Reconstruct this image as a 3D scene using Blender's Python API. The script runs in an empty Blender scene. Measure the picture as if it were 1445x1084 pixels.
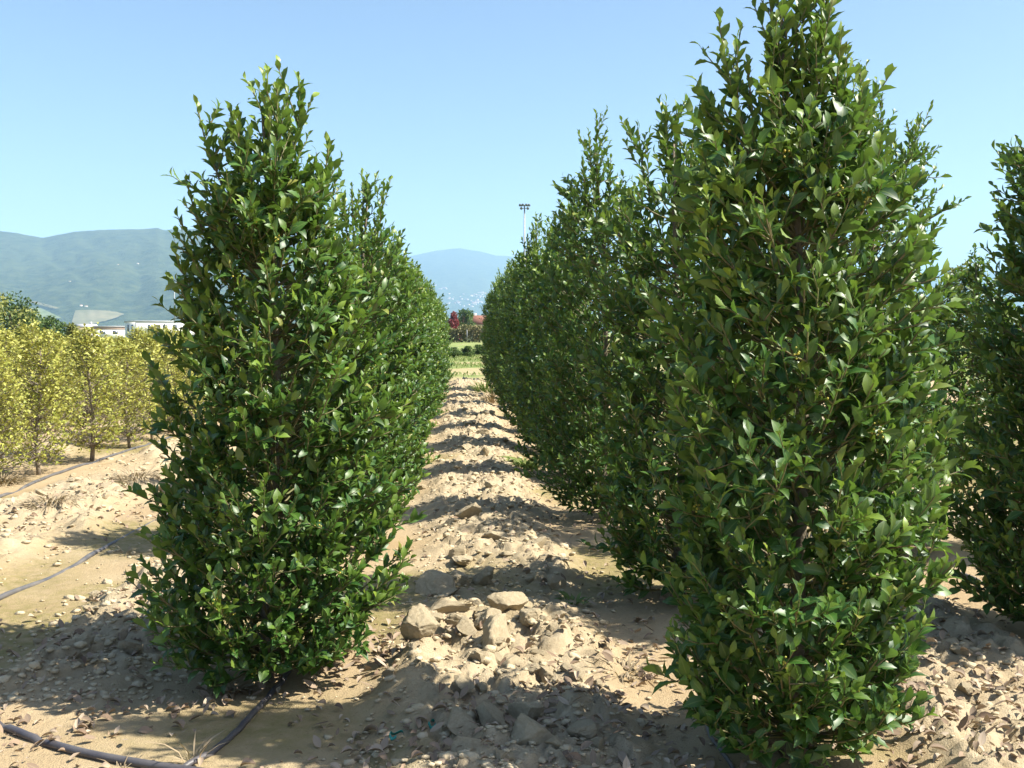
import bpy, bmesh, math, random
import numpy as np
from mathutils import Vector, Matrix

scene = bpy.context.scene
COL = scene.collection
R = math.radians

# ------------------------------------------------------------------ camera
CAM_H = 1.55
YAW, PITCH = R(2.76), R(2.99)
cam_d = bpy.data.cameras.new("camera")
cam_d.lens = 34.88
cam_d.sensor_width = 36.0
cam_d.clip_start = 0.05
cam_d.clip_end = 60000.0
cam = bpy.data.objects.new("camera", cam_d)
COL.objects.link(cam)
cam.location = (0, 0, CAM_H)
cam.rotation_euler = (math.pi / 2 - PITCH, 0, -YAW)
scene.camera = cam

# ------------------------------------------------------------------ sky, sun, exposure
SUN_EL = R(48.0)
SUN_AZ = R(100.0)            # from +Y (along the rows) towards +X
world = bpy.data.worlds.new("World")
scene.world = world
world.use_nodes = True
wn = world.node_tree.nodes
wl = world.node_tree.links
wn.clear()
sky = wn.new("ShaderNodeTexSky")
sky.sky_type = 'NISHITA'
sky.sun_disc = False
sky.sun_elevation = SUN_EL
sky.sun_rotation = SUN_AZ
sky.altitude = 50
sky.air_density = 0.9
sky.dust_density = 1.8
sky.ozone_density = 3.5
bg = wn.new("ShaderNodeBackground")
bg.inputs["Strength"].default_value = 0.074
wo = wn.new("ShaderNodeOutputWorld")
wl.new(sky.outputs[0], bg.inputs[0])
wl.new(bg.outputs[0], wo.inputs[0])

sun_d = bpy.data.lights.new("sun", 'SUN')
sun_d.energy = 4.7
sun_d.angle = R(0.5)
sun_d.color = (1.0, 0.945, 0.84)
sun = bpy.data.objects.new("sun", sun_d)
COL.objects.link(sun)
SUN_DIR = Vector((math.sin(SUN_AZ) * math.cos(SUN_EL), math.cos(SUN_AZ) * math.cos(SUN_EL), math.sin(SUN_EL)))
sun.rotation_euler = SUN_DIR.to_track_quat('Z', 'Y').to_euler()

scene.view_settings.view_transform = 'Standard'
scene.view_settings.look = 'None'
scene.view_settings.gamma = 1.0
scene.view_settings.exposure = 1.48

scene.render.engine = 'CYCLES'
cy = scene.cycles
cy.max_bounces = 6
cy.diffuse_bounces = 3
cy.glossy_bounces = 2
cy.transmission_bounces = 3
cy.transparent_max_bounces = 4
cy.volume_bounces = 3
cy.use_denoising = True
try:
    cy.denoiser = 'OPENIMAGEDENOISE'
    cy.denoising_input_passes = 'RGB_ALBEDO_NORMAL'
    cy.denoising_prefilter = 'ACCURATE'
except Exception:
    pass

HAZE_DENSITY = 0.000115

# ------------------------------------------------------------------ maths helpers
_cf = np.array([math.sin(YAW) * math.cos(PITCH), math.cos(YAW) * math.cos(PITCH), -math.sin(PITCH)])
_cr = np.array([math.cos(YAW), -math.sin(YAW), 0.0])
_cu = np.cross(_cr, _cf)


def ray(u, v):
    """direction in which a far thing is seen (photo pixels, 1445 wide)"""
    return _cf + (u - 722.5) / 1400 * _cr - (v - 542) / 1400 * _cu


def bearing(u, dist, z=0.0):
    d = ray(u, 469.0)
    k = dist / math.hypot(d[0], d[1])
    return np.array([d[0] * k, d[1] * k, z])


def tan_el(v):
    return (469.0 - v) / 1400.0


def hash2(i, j, s=0):
    n = (i.astype(np.int64) * 374761393 + j.astype(np.int64) * 668265263 + s * 974634777) & 0x7fffffff
    n = ((n ^ (n >> 13)) * 1274126177) & 0x7fffffff
    n = (n ^ (n >> 16)) & 0xffff
    return n / 65535.0


def vnoise(x, y, s=0):
    i = np.floor(x); j = np.floor(y)
    fx = x - i; fy = y - j
    fx = fx * fx * (3 - 2 * fx); fy = fy * fy * (3 - 2 * fy)
    a = hash2(i, j, s); b = hash2(i + 1, j, s); c = hash2(i, j + 1, s); d = hash2(i + 1, j + 1, s)
    return (a * (1 - fx) + b * fx) * (1 - fy) + (c * (1 - fx) + d * fx) * fy


def fbm(x, y, s=0, oct=4, gain=0.5):
    v = 0; a = 1; t = 0
    for k in range(oct):
        v = v + a * vnoise(x * 2 ** k + 17.3 * k, y * 2 ** k - 9.1 * k, s + k)
        t += a; a *= gain
    return v / t


def worley(x, y, s=0):
    """F1, F2, id of nearest cell, offsets"""
    i = np.floor(x); j = np.floor(y)
    f1 = np.full(x.shape, 9.0); f2 = np.full(x.shape, 9.0)
    cid = np.zeros(x.shape); ox = np.zeros(x.shape); oy = np.zeros(x.shape)
    for di in (-1, 0, 1):
        for dj in (-1, 0, 1):
            px = i + di + hash2(i + di, j + dj, s); py = j + dj + hash2(i + di, j + dj, s + 1)
            d = np.hypot(px - x, py - y)
            c = hash2(i + di, j + dj, s + 2)
            m = d < f1
            f2 = np.where(m, f1, np.minimum(f2, d))
            ox = np.where(m, x - px, ox); oy = np.where(m, y - py, oy)
            cid = np.where(m, c, cid)
            f1 = np.where(m, d, f1)
    return f1, f2, cid, ox, oy


def sstep(a, b, x):
    t = np.clip((x - a) / (b - a), 0, 1)
    return t * t * (3 - 2 * t)


# ------------------------------------------------------------------ mesh helpers
def link(name, me, mat=None, parent=None):
    o = bpy.data.objects.new(name, me)
    COL.objects.link(o)
    if mat is not None:
        if len(me.materials) == 0:
            me.materials.append(mat)
    if parent is not None:
        o.parent = parent
    return o


def mesh_np(name, verts, quads, smooth=False, attrs=None):
    """mesh from numpy arrays; quads (F,4) or (F,3)"""
    me = bpy.data.meshes.new(name)
    verts = np.asarray(verts, dtype=np.float32); quads = np.asarray(quads, dtype=np.int32)
    k = quads.shape[1]
    me.vertices.add(len(verts)); me.vertices.foreach_set("co", verts.ravel())
    me.loops.add(quads.size); me.loops.foreach_set("vertex_index", quads.ravel())
    me.polygons.add(len(quads))
    me.polygons.foreach_set("loop_start", np.arange(len(quads), dtype=np.int32) * k)
    if smooth:
        me.polygons.foreach_set("use_smooth", np.ones(len(quads), dtype=bool))
    for an, av in (attrs or {}).items():
        av = np.asarray(av, dtype=np.float32)
        if av.ndim == 1:
            at = me.attributes.new(an, 'FLOAT', 'POINT'); at.data.foreach_set("value", av)
        else:
            at = me.attributes.new(an, 'FLOAT_VECTOR', 'POINT'); at.data.foreach_set("vector", av.ravel())
    me.update(calc_edges=True)
    return me


class MB:
    """collects tubes, boxes and loose shapes that form one mesh (quads)"""
    def __init__(self):
        self.v = []; self.q = []; self.n = 0

    def add(self, v, q):
        v = np.asarray(v, float); q = np.asarray(q, int)
        self.v.append(v); self.q.append(q + self.n); self.n += len(v)

    def tube(self, pts, rad, sides=6, cap=True):
        pts = np.asarray(pts, float); n = len(pts)
        rad = np.broadcast_to(np.asarray(rad, float), (n,))
        tan = np.gradient(pts, axis=0)
        tan /= np.linalg.norm(tan, axis=1)[:, None] + 1e-12
        ref = np.array([0.0, 0.0, 1.0]) if abs(tan[:, 2]).mean() < 0.8 else np.array([1.0, 0.0, 0.0])
        a = np.cross(tan, ref); a /= np.linalg.norm(a, axis=1)[:, None] + 1e-12
        b = np.cross(tan, a)
        th = np.linspace(0, 2 * np.pi, sides, endpoint=False)
        ring = (pts[:, None] + rad[:, None, None] * (np.cos(th)[None, :, None] * a[:, None] + np.sin(th)[None, :, None] * b[:, None])).reshape(-1, 3)
        q = []
        for i in range(n - 1):
            for k in range(sides):
                k2 = (k + 1) % sides
                q.append((i * sides + k, i * sides + k2, (i + 1) * sides + k2, (i + 1) * sides + k))
        if cap:
            ring = np.vstack([ring, pts[:1], pts[-1:]])
            c0, c1 = n * sides, n * sides + 1
            for k in range(0, sides, 2):
                q.append((c0, (k + 2) % sides, k + 1, k))
                e = (n - 1) * sides
                q.append((c1, e + k, e + k + 1, e + (k + 2) % sides))
        self.add(ring, q)

    def box(self, c, s, rz=0.0):
        x, y, z = np.array(s) / 2.0
        v = np.array([(-x, -y, -z), (x, -y, -z), (x, y, -z), (-x, y, -z), (-x, -y, z), (x, -y, z), (x, y, z), (-x, y, z)])
        cs, sn = math.cos(rz), math.sin(rz)
        v = np.stack([v[:, 0] * cs - v[:, 1] * sn, v[:, 0] * sn + v[:, 1] * cs, v[:, 2]], 1) + np.array(c)
        self.add(v, [(0, 3, 2, 1), (4, 5, 6, 7), (0, 1, 5, 4), (1, 2, 6, 5), (2, 3, 7, 6), (3, 0, 4, 7)])

    def gable(self, c, s, rise, over=0.0):
        """gable roof prism, ridge along x; c = centre of its base"""
        x, y = s[0] / 2 + over, s[1] / 2 + over
        t = 0.12 * min(1, rise)
        v = np.array([(-x, -y, 0), (x, -y, 0), (x, y, 0), (-x, y, 0), (-x, 0, rise), (x, 0, rise), (-x, 0, rise), (x, 0, rise)]) + np.array(c)
        self.add(v, [(0, 1, 5, 4), (2, 3, 6, 7), (0, 4, 6, 3), (1, 2, 7, 5), (0, 3, 2, 1)])

    def mesh(self, name, smooth=False):
        return mesh_np(name, np.vstack(self.v), np.vstack(self.q), smooth)


def tag(o, label=None, cat=None, group=None, kind=None):
    if label: o["label"] = label
    if cat: o["category"] = cat
    if group: o["group"] = group
    if kind: o["kind"] = kind
    return o


def empty(name, loc, rz=0.0, label=None, cat=None, group=None):
    o = bpy.data.objects.new(name, None)
    COL.objects.link(o)
    o.location = loc
    o.rotation_euler = (0, 0, rz)
    o.empty_display_size = 0.2
    return tag(o, label, cat, group)


def copy_tree(o, parent=None):
    c = o.copy(); COL.objects.link(c); c.parent = parent
    for ch in list(o.children):
        copy_tree(ch, c)
    return c


# ------------------------------------------------------------------ material helpers
def new_mat(name):
    m = bpy.data.materials.new(name); m.use_nodes = True
    nt = m.node_tree
    for n in list(nt.nodes): nt.nodes.remove(n)
    return m, nt, nt.nodes, nt.links


def N(nodes, typ, **kw):
    n = nodes.new(typ)
    for k, v in kw.items():
        if k.startswith("i_"):
            n.inputs[k[2:].replace("_", " ")].default_value = v
        else:
            setattr(n, k, v)
    return n


def mixc(nt, fac, a, b, blend='MIX'):
    m = nt.nodes.new("ShaderNodeMix"); m.data_type = 'RGBA'; m.blend_type = blend; m.clamp_factor = True
    for sock, val in ((m.inputs[0], fac), (m.inputs[6], a), (m.inputs[7], b)):
        if isinstance(val, (int, float)): sock.default_value = val
        elif isinstance(val, tuple): sock.default_value = (*val, 1.0) if len(val) == 3 else val
        else: nt.links.new(val, sock)
    return m.outputs[2]


def maprange(nt, val, a, b, c=0.0, d=1.0):
    m = nt.nodes.new("ShaderNodeMapRange"); m.clamp = True
    nt.links.new(val, m.inputs[0])
    for k, x in zip((1, 2, 3, 4), (a, b, c, d)): m.inputs[k].default_value = x
    return m.outputs[0]


def noise_tex(nt, vec, scale, detail=4, rough=0.55):
    n = nt.nodes.new("ShaderNodeTexNoise")
    n.inputs["Scale"].default_value = scale; n.inputs["Detail"].default_value = detail; n.inputs["Roughness"].default_value = rough
    if vec is not None: nt.links.new(vec, n.inputs["Vector"])
    return n.outputs["Fac"]


def leaf_material(name, dark, mid, young, back, rough=0.3, spec=0.5, trans=0.22, trans_col=None, rib=(0.16, 0.22, 0.06), old=None):
    m, nt, nd, lk = new_mat(name)
    at = N(nd, "ShaderNodeAttribute", attribute_name="leafvar")
    sep = nd.new("ShaderNodeSeparateXYZ"); lk.new(at.outputs["Vector"], sep.inputs[0])
    rnd, youth, across = sep.outputs[0], sep.outputs[1], sep.outputs[2]
    base = mixc(nt, rnd, dark, mid)
    base = mixc(nt, maprange(nt, rnd, 0.985, 0.999, 0.0, 0.6 if old else 0.0), base, old or (0, 0, 0))
    base = mixc(nt, youth, base, young)
    ribf = maprange(nt, across, 0.0, 0.16, 0.65, 0.0)
    base = mixc(nt, ribf, base, rib)
    geo = nd.new("ShaderNodeNewGeometry")
    bc = mixc(nt, youth, back, tuple(min(1, c * 0.9) for c in young))
    col = mixc(nt, geo.outputs["Backfacing"], base, bc)
    p = nd.new("ShaderNodeBsdfPrincipled")
    lk.new(col, p.inputs["Base Color"])
    rr = maprange(nt, geo.outputs["Backfacing"], 0, 1, rough, 0.6)
    lk.new(rr, p.inputs["Roughness"])
    p.inputs["Specular IOR Level"].default_value = spec
    t = nd.new("ShaderNodeBsdfTranslucent")
    tc = mixc(nt, 0.55, col, trans_col or (0.13, 0.27, 0.03))
    lk.new(tc, t.inputs["Color"])
    mx = nd.new("ShaderNodeMixShader"); mx.inputs[0].default_value = trans
    lk.new(p.outputs[0], mx.inputs[1]); lk.new(t.outputs[0], mx.inputs[2])
    out = nd.new("ShaderNodeOutputMaterial"); lk.new(mx.outputs[0], out.inputs[0])
    return m


def simple_mat(name, col, col2=None, rough=0.8, scale=6.0, spec=0.3, bump=0.0, bscale=40.0, metal=0.0, detail=5):
    m, nt, nd, lk = new_mat(name)
    tc = nd.new("ShaderNodeTexCoord")
    p = nd.new("ShaderNodeBsdfPrincipled")
    if col2 is None: col2 = tuple(c * 0.75 for c in col)
    f = maprange(nt, noise_tex(nt, tc.outputs["Object"], scale, detail), 0.33, 0.67)
    lk.new(mixc(nt, f, col, col2), p.inputs["Base Color"])
    p.inputs["Roughness"].default_value = rough
    p.inputs["Specular IOR Level"].default_value = spec
    p.inputs["Metallic"].default_value = metal
    if bump > 0:
        b = nd.new("ShaderNodeBump"); b.inputs["Strength"].default_value = bump; b.inputs["Distance"].default_value = 0.01
        lk.new(noise_tex(nt, tc.outputs["Object"], bscale, 6), b.inputs["Height"])
        lk.new(b.outputs[0], p.inputs["Normal"])
    out = nd.new("ShaderNodeOutputMaterial"); lk.new(p.outputs[0], out.inputs[0])
    return m


# ------------------------------------------------------------------ ground relief
PATH_X = lambda y: 0.19 - 0.0035 * y
STRIPS = [(-1.75, 0.42), (-3.5, 0.62), (2.2, 0.55), (-5.45, 0.5), (-7.2, 0.5), (4.2, 0.5), (6.2, 0.5)]


def rough_mask(x, y):
    wob = (fbm(x * 0.9, y * 0.9, 31, 3) - 0.5) * 0.5
    m = 1 - sstep(0.28, 0.62, np.abs(x - PATH_X(y) + wob * 0.6))
    for c, w in STRIPS:
        m = np.maximum(m, (1 - sstep(w * 0.55, w * 1.15, np.abs(x - c + wob))) * (sstep(4.15, 4.6, y) if c == -1.75 else 1.0))
    m = np.where(y < 31.5, m, 0.0)
    pick = 0.35 + 0.65 * sstep(0.3, 0.55, fbm(x * 0.8, y * 0.8, 77, 3))
    return m * pick


def ground_z(x, y):
    x = np.asarray(x, float); y = np.asarray(y, float)
    near = 1 - sstep(30, 60, y)
    r = rough_mask(x, y)
    z = 0.045 * (fbm(x * 0.7, y * 0.7, 3, 4) - 0.5) + 0.012 * (fbm(x * 5, y * 5, 5, 3) - 0.5)
    wx = x + 0.12 * (fbm(x * 6, y * 6, 8, 3) - 0.5); wy = y + 0.12 * (fbm(x * 6, y * 6, 9, 3) - 0.5)
    f1, f2, c, ox, oy = worley(wx * 6.0, wy * 6.0, 11)
    e = sstep(0.0, 0.22, f2 - f1)
    big = e * (0.06 * c * (c > 0.35) + (hash2(np.floor(c * 9999), np.floor(c * 777)) - 0.5) * 0.06 * ox)
    f1, f2, c2, ox2, oy2 = worley(wx * 15.0, wy * 15.0, 21)
    e2 = sstep(0.0, 0.25, f2 - f1)
    small = e2 * (0.026 * c2 + 0.036 * ox2 * (c2 - 0.5))
    ridge = 0.05 * r + 0.09 * r * (fbm(x * 2.1, y * 2.1, 41, 4) - 0.5)
    z = z + ridge + r * (big + small) + 0.10 * (1 - r) * 0.0
    # sparse flakes on the smooth pans
    pan = sstep(0.52, 0.7, fbm(x * 1.7, y * 1.7, 55, 3)) * (1 - r)
    z = z + pan * 0.35 * small
    mnd = np.exp(-(((x + 0.19) / 0.2) ** 2 + ((y - 4.1) / 0.2) ** 2))
    z = z + mnd * (0.10 + 0.5 * (big + small)) + 0.08 * np.exp(-(((x + 0.19) / 0.1) ** 2 + ((y - 4.5) / 0.1) ** 2))
    # washed-out hollow on the right
    z = z - 0.16 * np.exp(-(((x - 2.98) / 0.17) ** 2 + ((y - 6.55) / 0.2) ** 2))
    z = z - 0.13 * np.exp(-(((x - 1.98) / 0.12) ** 2 + ((y - 4.5) / 0.1) ** 2))
    return z * near


def gz(x, y):
    return float(ground_z(np.array([x]), np.array([y]))[0])


# ------------------------------------------------------------------ ground sheet
def make_ground():
    def grow(start, step, fac, lim):
        out = []; v = start
        while v < lim:
            step *= fac; v += step; out.append(min(v, lim))
        return out
    xs = list(np.arange(-3.4, 3.0, 0.021))
    left = [-v for v in grow(3.4, 0.024, 1.035, 12000)]
    right = grow(xs[-1], 0.024, 1.04, 12000)
    xs = np.array(sorted(left) + xs + right)
    ys = [-v for v in grow(0.0, 0.4, 1.6, 500)][::-1] + [0.0, 0.4, 0.9, 1.4, 1.9, 2.3, 2.6]
    v = 2.75
    while v < 34:
        ys.append(v); v += max(0.016, 0.0052 * v)
    ys += grow(v, 0.2, 1.09, 12500)
    ys = np.array(ys)
    X, Y = np.meshgrid(xs, ys)
    x = X.ravel(); y = Y.ravel()
    act = (y < 60) & (y > -5) & (x > -14) & (x < 12)
    z = np.zeros_like(x); rm = np.zeros_like(x)
    z[act] = ground_z(x[act], y[act]); rm[act] = rough_mask(x[act], y[act])
    nx = len(xs); ny = len(ys)
    idx = np.arange(nx * ny).reshape(ny, nx)
    q = np.stack([idx[:-1, :-1], idx[:-1, 1:], idx[1:, 1:], idx[1:, :-1]], -1).reshape(-1, 4)
    moss = sstep(0.5, 0.66, fbm(x * 0.75, y * 0.75, 91, 4)) * (1 - rm) * (y < 31) * (np.abs(x) < 14)
    # wetter, greener pans where the hoses drip
    for cx, cy_, sx, sy in ((-2.75, 6.2, 0.4, 0.5), (-0.85, 3.85, 0.5, 0.33), (-2.6, 7.4, 0.35, 0.4), (-0.35, 5.6, 0.15, 0.4)):
        moss = np.maximum(moss, np.exp(-(((x - cx) / sx) ** 2 + ((y - cy_) / sy) ** 2)) * 0.9)
    grass = sstep(30.5, 32.5, y + 1.2 * (fbm(x * 0.6, y * 0.6, 61, 3) - 0.5)) * (0.3 + 0.7 * sstep(0.38, 0.52, fbm(x * 0.45, y * 0.2, 62, 3)))
    grass = np.where(y > 70, np.maximum(grass, 0.8), grass)
    me = mesh_np("ground", np.stack([x, y, z], 1), q, True, {"tone": np.stack([rm, moss, grass], 1)})
    return me


def ground_material():
    m, nt, nd, lk = new_mat("dry_soil")
    tc = nd.new("ShaderNodeTexCoord"); ob = tc.outputs["Object"]
    at = N(nd, "ShaderNodeAttribute", attribute_name="tone")
    sep = nd.new("ShaderNodeSeparateXYZ"); lk.new(at.outputs["Vector"], sep.inputs[0])
    big = maprange(nt, noise_tex(nt, ob, 1.3, 5), 0.35, 0.65)
    fine = maprange(nt, noise_tex(nt, ob, 38, 5, 0.7), 0.35, 0.65)
    mid = maprange(nt, noise_tex(nt, ob, 9, 4, 0.6), 0.38, 0.62)
    pan = mixc(nt, big, (0.44, 0.345, 0.215), (0.38, 0.28, 0.16))
    rough = mixc(nt, mid, (0.47, 0.39, 0.262), (0.375, 0.30, 0.19))
    col = mixc(nt, sep.outputs[0], pan, rough)
    mf = N(nd, "ShaderNodeMath", operation='MULTIPLY'); lk.new(sep.outputs[1], mf.inputs[0])
    lk.new(maprange(nt, noise_tex(nt, ob, 14, 5, 0.65), 0.3, 0.62, 0.2, 0.95), mf.inputs[1])
    col = mixc(nt, mf.outputs[0], col, (0.21, 0.185, 0.065))
    speck = maprange(nt, noise_tex(nt, ob, 60, 3, 0.7), 0.60, 0.68)
    col = mixc(nt, mixf(nt, speck, 0.5), col, (0.20, 0.14, 0.085))
    col = mixc(nt, mixf(nt, fine, 0.22), col, (0.30, 0.22, 0.13))
    gcol = mixc(nt, maprange(nt, noise_tex(nt, ob, 0.9, 5), 0.35, 0.65), (0.12, 0.20, 0.045), (0.27, 0.27, 0.11))
    col = mixc(nt, sep.outputs[2], col, gcol)
    p = nd.new("ShaderNodeBsdfPrincipled"); lk.new(col, p.inputs["Base Color"])
    p.inputs["Roughness"].default_value = 0.95; p.inputs["Specular IOR Level"].default_value = 0.1
    b = nd.new("ShaderNodeBump"); b.inputs["Strength"].default_value = 0.8; b.inputs["Distance"].default_value = 0.012
    h = N(nd, "ShaderNodeMath", operation='ADD')
    lk.new(noise_tex(nt, ob, 45, 6, 0.7), h.inputs[0]); lk.new(noise_tex(nt, ob, 160, 3, 0.7), h.inputs[1])
    lk.new(h.outputs[0], b.inputs["Height"]); lk.new(b.outputs[0], p.inputs["Normal"])
    out = nd.new("ShaderNodeOutputMaterial"); lk.new(p.outputs[0], out.inputs[0])
    return m


def mixf(nt, fac, k):
    n = nt.nodes.new("ShaderNodeMath"); n.operation = 'MULTIPLY'
    nt.links.new(fac, n.inputs[0]); n.inputs[1].default_value = k
    return n.outputs[0]


SOIL = ground_material()
ground = link("ground", make_ground(), SOIL)
tag(ground, kind="structure")

# ------------------------------------------------------------------ hills
def forest_material(name, a, b, c):
    m, nt, nd, lk = new_mat(name)
    tc = nd.new("ShaderNodeTexCoord"); ob = tc.outputs["Object"]
    big = maprange(nt, noise_tex(nt, ob, 0.0016, 6, 0.6), 0.4, 0.62)
    fine = maprange(nt, noise_tex(nt, ob, 0.02, 5, 0.7), 0.35, 0.65)
    col = mixc(nt, fine, a, b)
    clear = maprange(nt, noise_tex(nt, ob, 0.003, 5, 0.6), 0.62, 0.70, 0, 0.7)
    geo = nd.new("ShaderNodeNewGeometry"); sx = nd.new("ShaderNodeSeparateXYZ"); lk.new(geo.outputs["Position"], sx.inputs[0])
    low = maprange(nt, sx.outputs[2], 40, 260, 1.0, 0.25)
    cm = N(nd, "ShaderNodeMath", operation='MULTIPLY'); lk.new(clear, cm.inputs[0]); lk.new(low, cm.inputs[1])
    col = mixc(nt, mixf(nt, big, 0.4), col, b)
    col = mixc(nt, cm.outputs[0], col, c)
    p = nd.new("ShaderNodeBsdfPrincipled"); lk.new(col, p.inputs["Base Color"]); p.inputs["Roughness"].default_value = 1.0
    p.inputs["Specular IOR Level"].default_value = 0.0
    bp = nd.new("ShaderNodeBump"); bp.inputs["Strength"].default_value = 1.0; bp.inputs["Distance"].default_value = 12.0
    lk.new(noise_tex(nt, ob, 0.03, 5, 0.7), bp.inputs["Height"]); lk.new(bp.outputs[0], p.inputs["Normal"])
    out = nd.new("ShaderNodeOutputMaterial"); lk.new(p.outputs[0], out.inputs[0])
    return m


class Hill:
    def __init__(self, us, vs, foot, ridge, back, seed, power, rav):
        self.us, self.vs, self.foot, self.ridge, self.back, self.seed, self.power, self.rav = us, vs, foot, ridge, back, seed, power, rav

    def point(self, u, s):
        """s 0 foot .. 1 ridge .. 2 back foot"""
        u = np.asarray(u, float); s = np.asarray(s, float)
        dist = np.where(s <= 1, self.foot + (self.ridge - self.foot) * s, self.ridge + (self.back - self.ridge) * (s - 1))
        H = self.ridge * (469 - np.interp(u, self.us, self.vs)) / 1400.0 + CAM_H
        prof = np.where(s <= 1, np.clip(s, 0, 1) ** self.power, 1 - sstep(1, 2, s))
        lat = u / 1400.0 * self.ridge / 420.0
        n = (np.abs(fbm(lat + 0.6 * s, s * 1.2, self.seed, 5) - 0.5) * 2 - 0.35)
        env = np.sin(np.pi * np.clip(s, 0, 1)) ** 0.8 * (s <= 1)
        z = H * (prof + self.rav * n * env) + H * 0.012 * (fbm(u * 0.05, s * 8, self.seed + 9, 4) - 0.5)
        d0 = np.stack([_cf[0] + (u - 722.5) / 1400 * _cr[0], _cf[1] + (u - 722.5) / 1400 * _cr[1]], -1)
        k = dist / (d0 @ np.array([math.sin(YAW), math.cos(YAW)]))
        return np.stack([d0[..., 0] * k, d0[..., 1] * k, np.where((s <= 0.0) | (s >= 2), -2.0, np.maximum(z, 0.0 * z - 2))], -1)

    def at(self, u, v):
        """the point of the slope seen at photo pixel (u, v)"""
        s = np.linspace(0.0, 1.0, 300)
        p = self.point(np.full(300, u), s)
        dist = p[:, :2] @ np.array([math.sin(YAW), math.cos(YAW)])
        vv = 469 - 1400 * (p[:, 2] - CAM_H) / dist
        vv = np.minimum.accumulate(vv)
        k = np.argmax(vv <= v)
        return p[k]

    def mesh(self, nu, ns, name):
        u = np.linspace(self.us[0], self.us[-1], nu); s = np.concatenate([np.linspace(0, 1, ns), np.linspace(1, 2, 14)[1:]])
        U, S = np.meshgrid(u, s)
        P = self.point(U, S).reshape(-1, 3)
        idx = np.arange(P.shape[0]).reshape(len(s), nu)
        q = np.stack([idx[:-1, :-1], idx[:-1, 1:], idx[1:, 1:], idx[1:, :-1]], -1).reshape(-1, 4)
        return mesh_np(name, P, q, True)


near_hill = Hill([-900, -400, -200, -100, 0, 30, 65, 85, 110, 160, 205, 226, 236, 250, 300, 420, 500, 545, 590, 640, 700],
                 [330, 322, 312, 318, 327, 330, 337, 333, 328, 325.5, 325, 323, 327, 325, 324, 335, 350, 380, 425, 455, 468], 2500, 4300, 5600, 301, 0.95, 0.20)
far_hill = Hill([150, 300, 420, 500, 560, 590, 620, 650, 680, 700, 715, 740, 800, 900, 1000, 1200, 1330, 1400, 1600, 1900],
                [400, 385, 378, 371, 366, 360, 354, 351.5, 356, 362, 362, 366, 372, 378, 380, 384, 387, 384, 378, 384], 6200, 9500, 11500, 407, 0.9, 0.08)
FOREST = forest_material("hill_forest", (0.010, 0.020, 0.010), (0.065, 0.078, 0.036), (0.26, 0.24, 0.13))
tag(link("hills", near_hill.mesh(420, 130, "hills"), FOREST), kind="structure")
tag(link("mountain", far_hill.mesh(300, 90, "mountain"), FOREST), kind="structure")


def field_patch(hill, corners, mat):
    """a field lying on the slope; corners = photo corners (u, v) in order, filled as a grid"""
    c = np.array(corners, float)
    n = 12
    P = []
    for i in range(n + 1):
        for j in range(n + 1):
            a, b = i / n, j / n
            uv = (c[0] * (1 - a) + c[1] * a) * (1 - b) + (c[3] * (1 - a) + c[2] * a) * b
            p = hill.at(uv[0], uv[1]).copy(); p[2] += 5.0
            P.append(p)
    idx = np.arange((n + 1) ** 2).reshape(n + 1, n + 1)
    q = np.stack([idx[:-1, :-1], idx[1:, :-1], idx[1:, 1:], idx[:-1, 1:]], -1).reshape(-1, 4)
    me = mesh_np("field", np.array(P), q, True)
    return tag(link("field", me, mat), kind="structure")


STUBBLE = simple_mat("stubble_field", (0.20, 0.17, 0.10), (0.12, 0.115, 0.06), 1.0, 0.02, 0.0)
MEADOW = simple_mat("pale_meadow", (0.17, 0.19, 0.08), (0.12, 0.15, 0.06), 1.0, 0.02, 0.0)
def curved_field(hill, xs, top, bot, mat):
    P = []
    uu = np.linspace(xs[0], xs[-1], 26)
    for u in uu:
        a, b = np.interp(u, xs, top), np.interp(u, xs, bot)
        for k in range(9):
            q = hill.at(u, a + (b - a) * k / 8).copy(); q[2] += 5.0; P.append(q)
    idx = np.arange(len(P)).reshape(26, 9)
    q = np.stack([idx[:-1, :-1], idx[:-1, 1:], idx[1:, 1:], idx[1:, :-1]], -1).reshape(-1, 4)
    return tag(link("field", mesh_np("field", np.array(P), q, True), mat), kind="structure")


curved_field(near_hill, [103, 108, 130, 152, 168, 177], [460, 441, 440.5, 441.5, 443.5, 446], [462.5, 462.5, 461, 456, 450.5, 446.4], STUBBLE)
field_patch(near_hill, [(38, 428), (52, 428), (88, 438), (80, 439)], STUBBLE)
field_patch(near_hill, [(-10, 440), (60, 438), (90, 452), (-10, 455)], MEADOW)

# ------------------------------------------------------------------ leaves and trees
def leaf_template(stations, width=0.24, fold=0.3, curl=0.25, teeth=0.0, twist=0.0, power=0.88):
    t = np.linspace(0.0, 1.0, stations + 1)
    w = width * np.sin(np.pi * np.clip(t, 0.02, 0.995) ** power) ** (0.75 + 0.35 * (power > 1))
    w[0] = 0.012; w[-1] = 0.004
    if teeth > 0:
        w[1:-1] *= np.where(np.arange(1, stations) % 2 == 0, 1 - teeth, 1 + teeth * 0.5)
    y = t; zc = -curl * (t ** 2) + 0.08 * np.sin(t * np.pi)
    V = []; A = []
    for i in range(stations + 1):
        tw = twist * t[i]
        for sx, a in ((-1, 1.0), (0, 0.0), (1, 1.0)):
            x = sx * w[i]
            z = zc[i] + abs(x) * fold + x * tw + (teeth * 0.10 * (1 if i % 2 else -1) * abs(sx) if 0 < i < stations else 0)
            V.append((x, y[i], z)); A.append(a)
    Q = []
    for i in range(stations):
        b = i * 3
        Q += [(b, b + 1, b + 4, b + 3), (b + 1, b + 2, b + 5, b + 4)]
    return np.array(V), np.array(Q), np.array(A)


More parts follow.
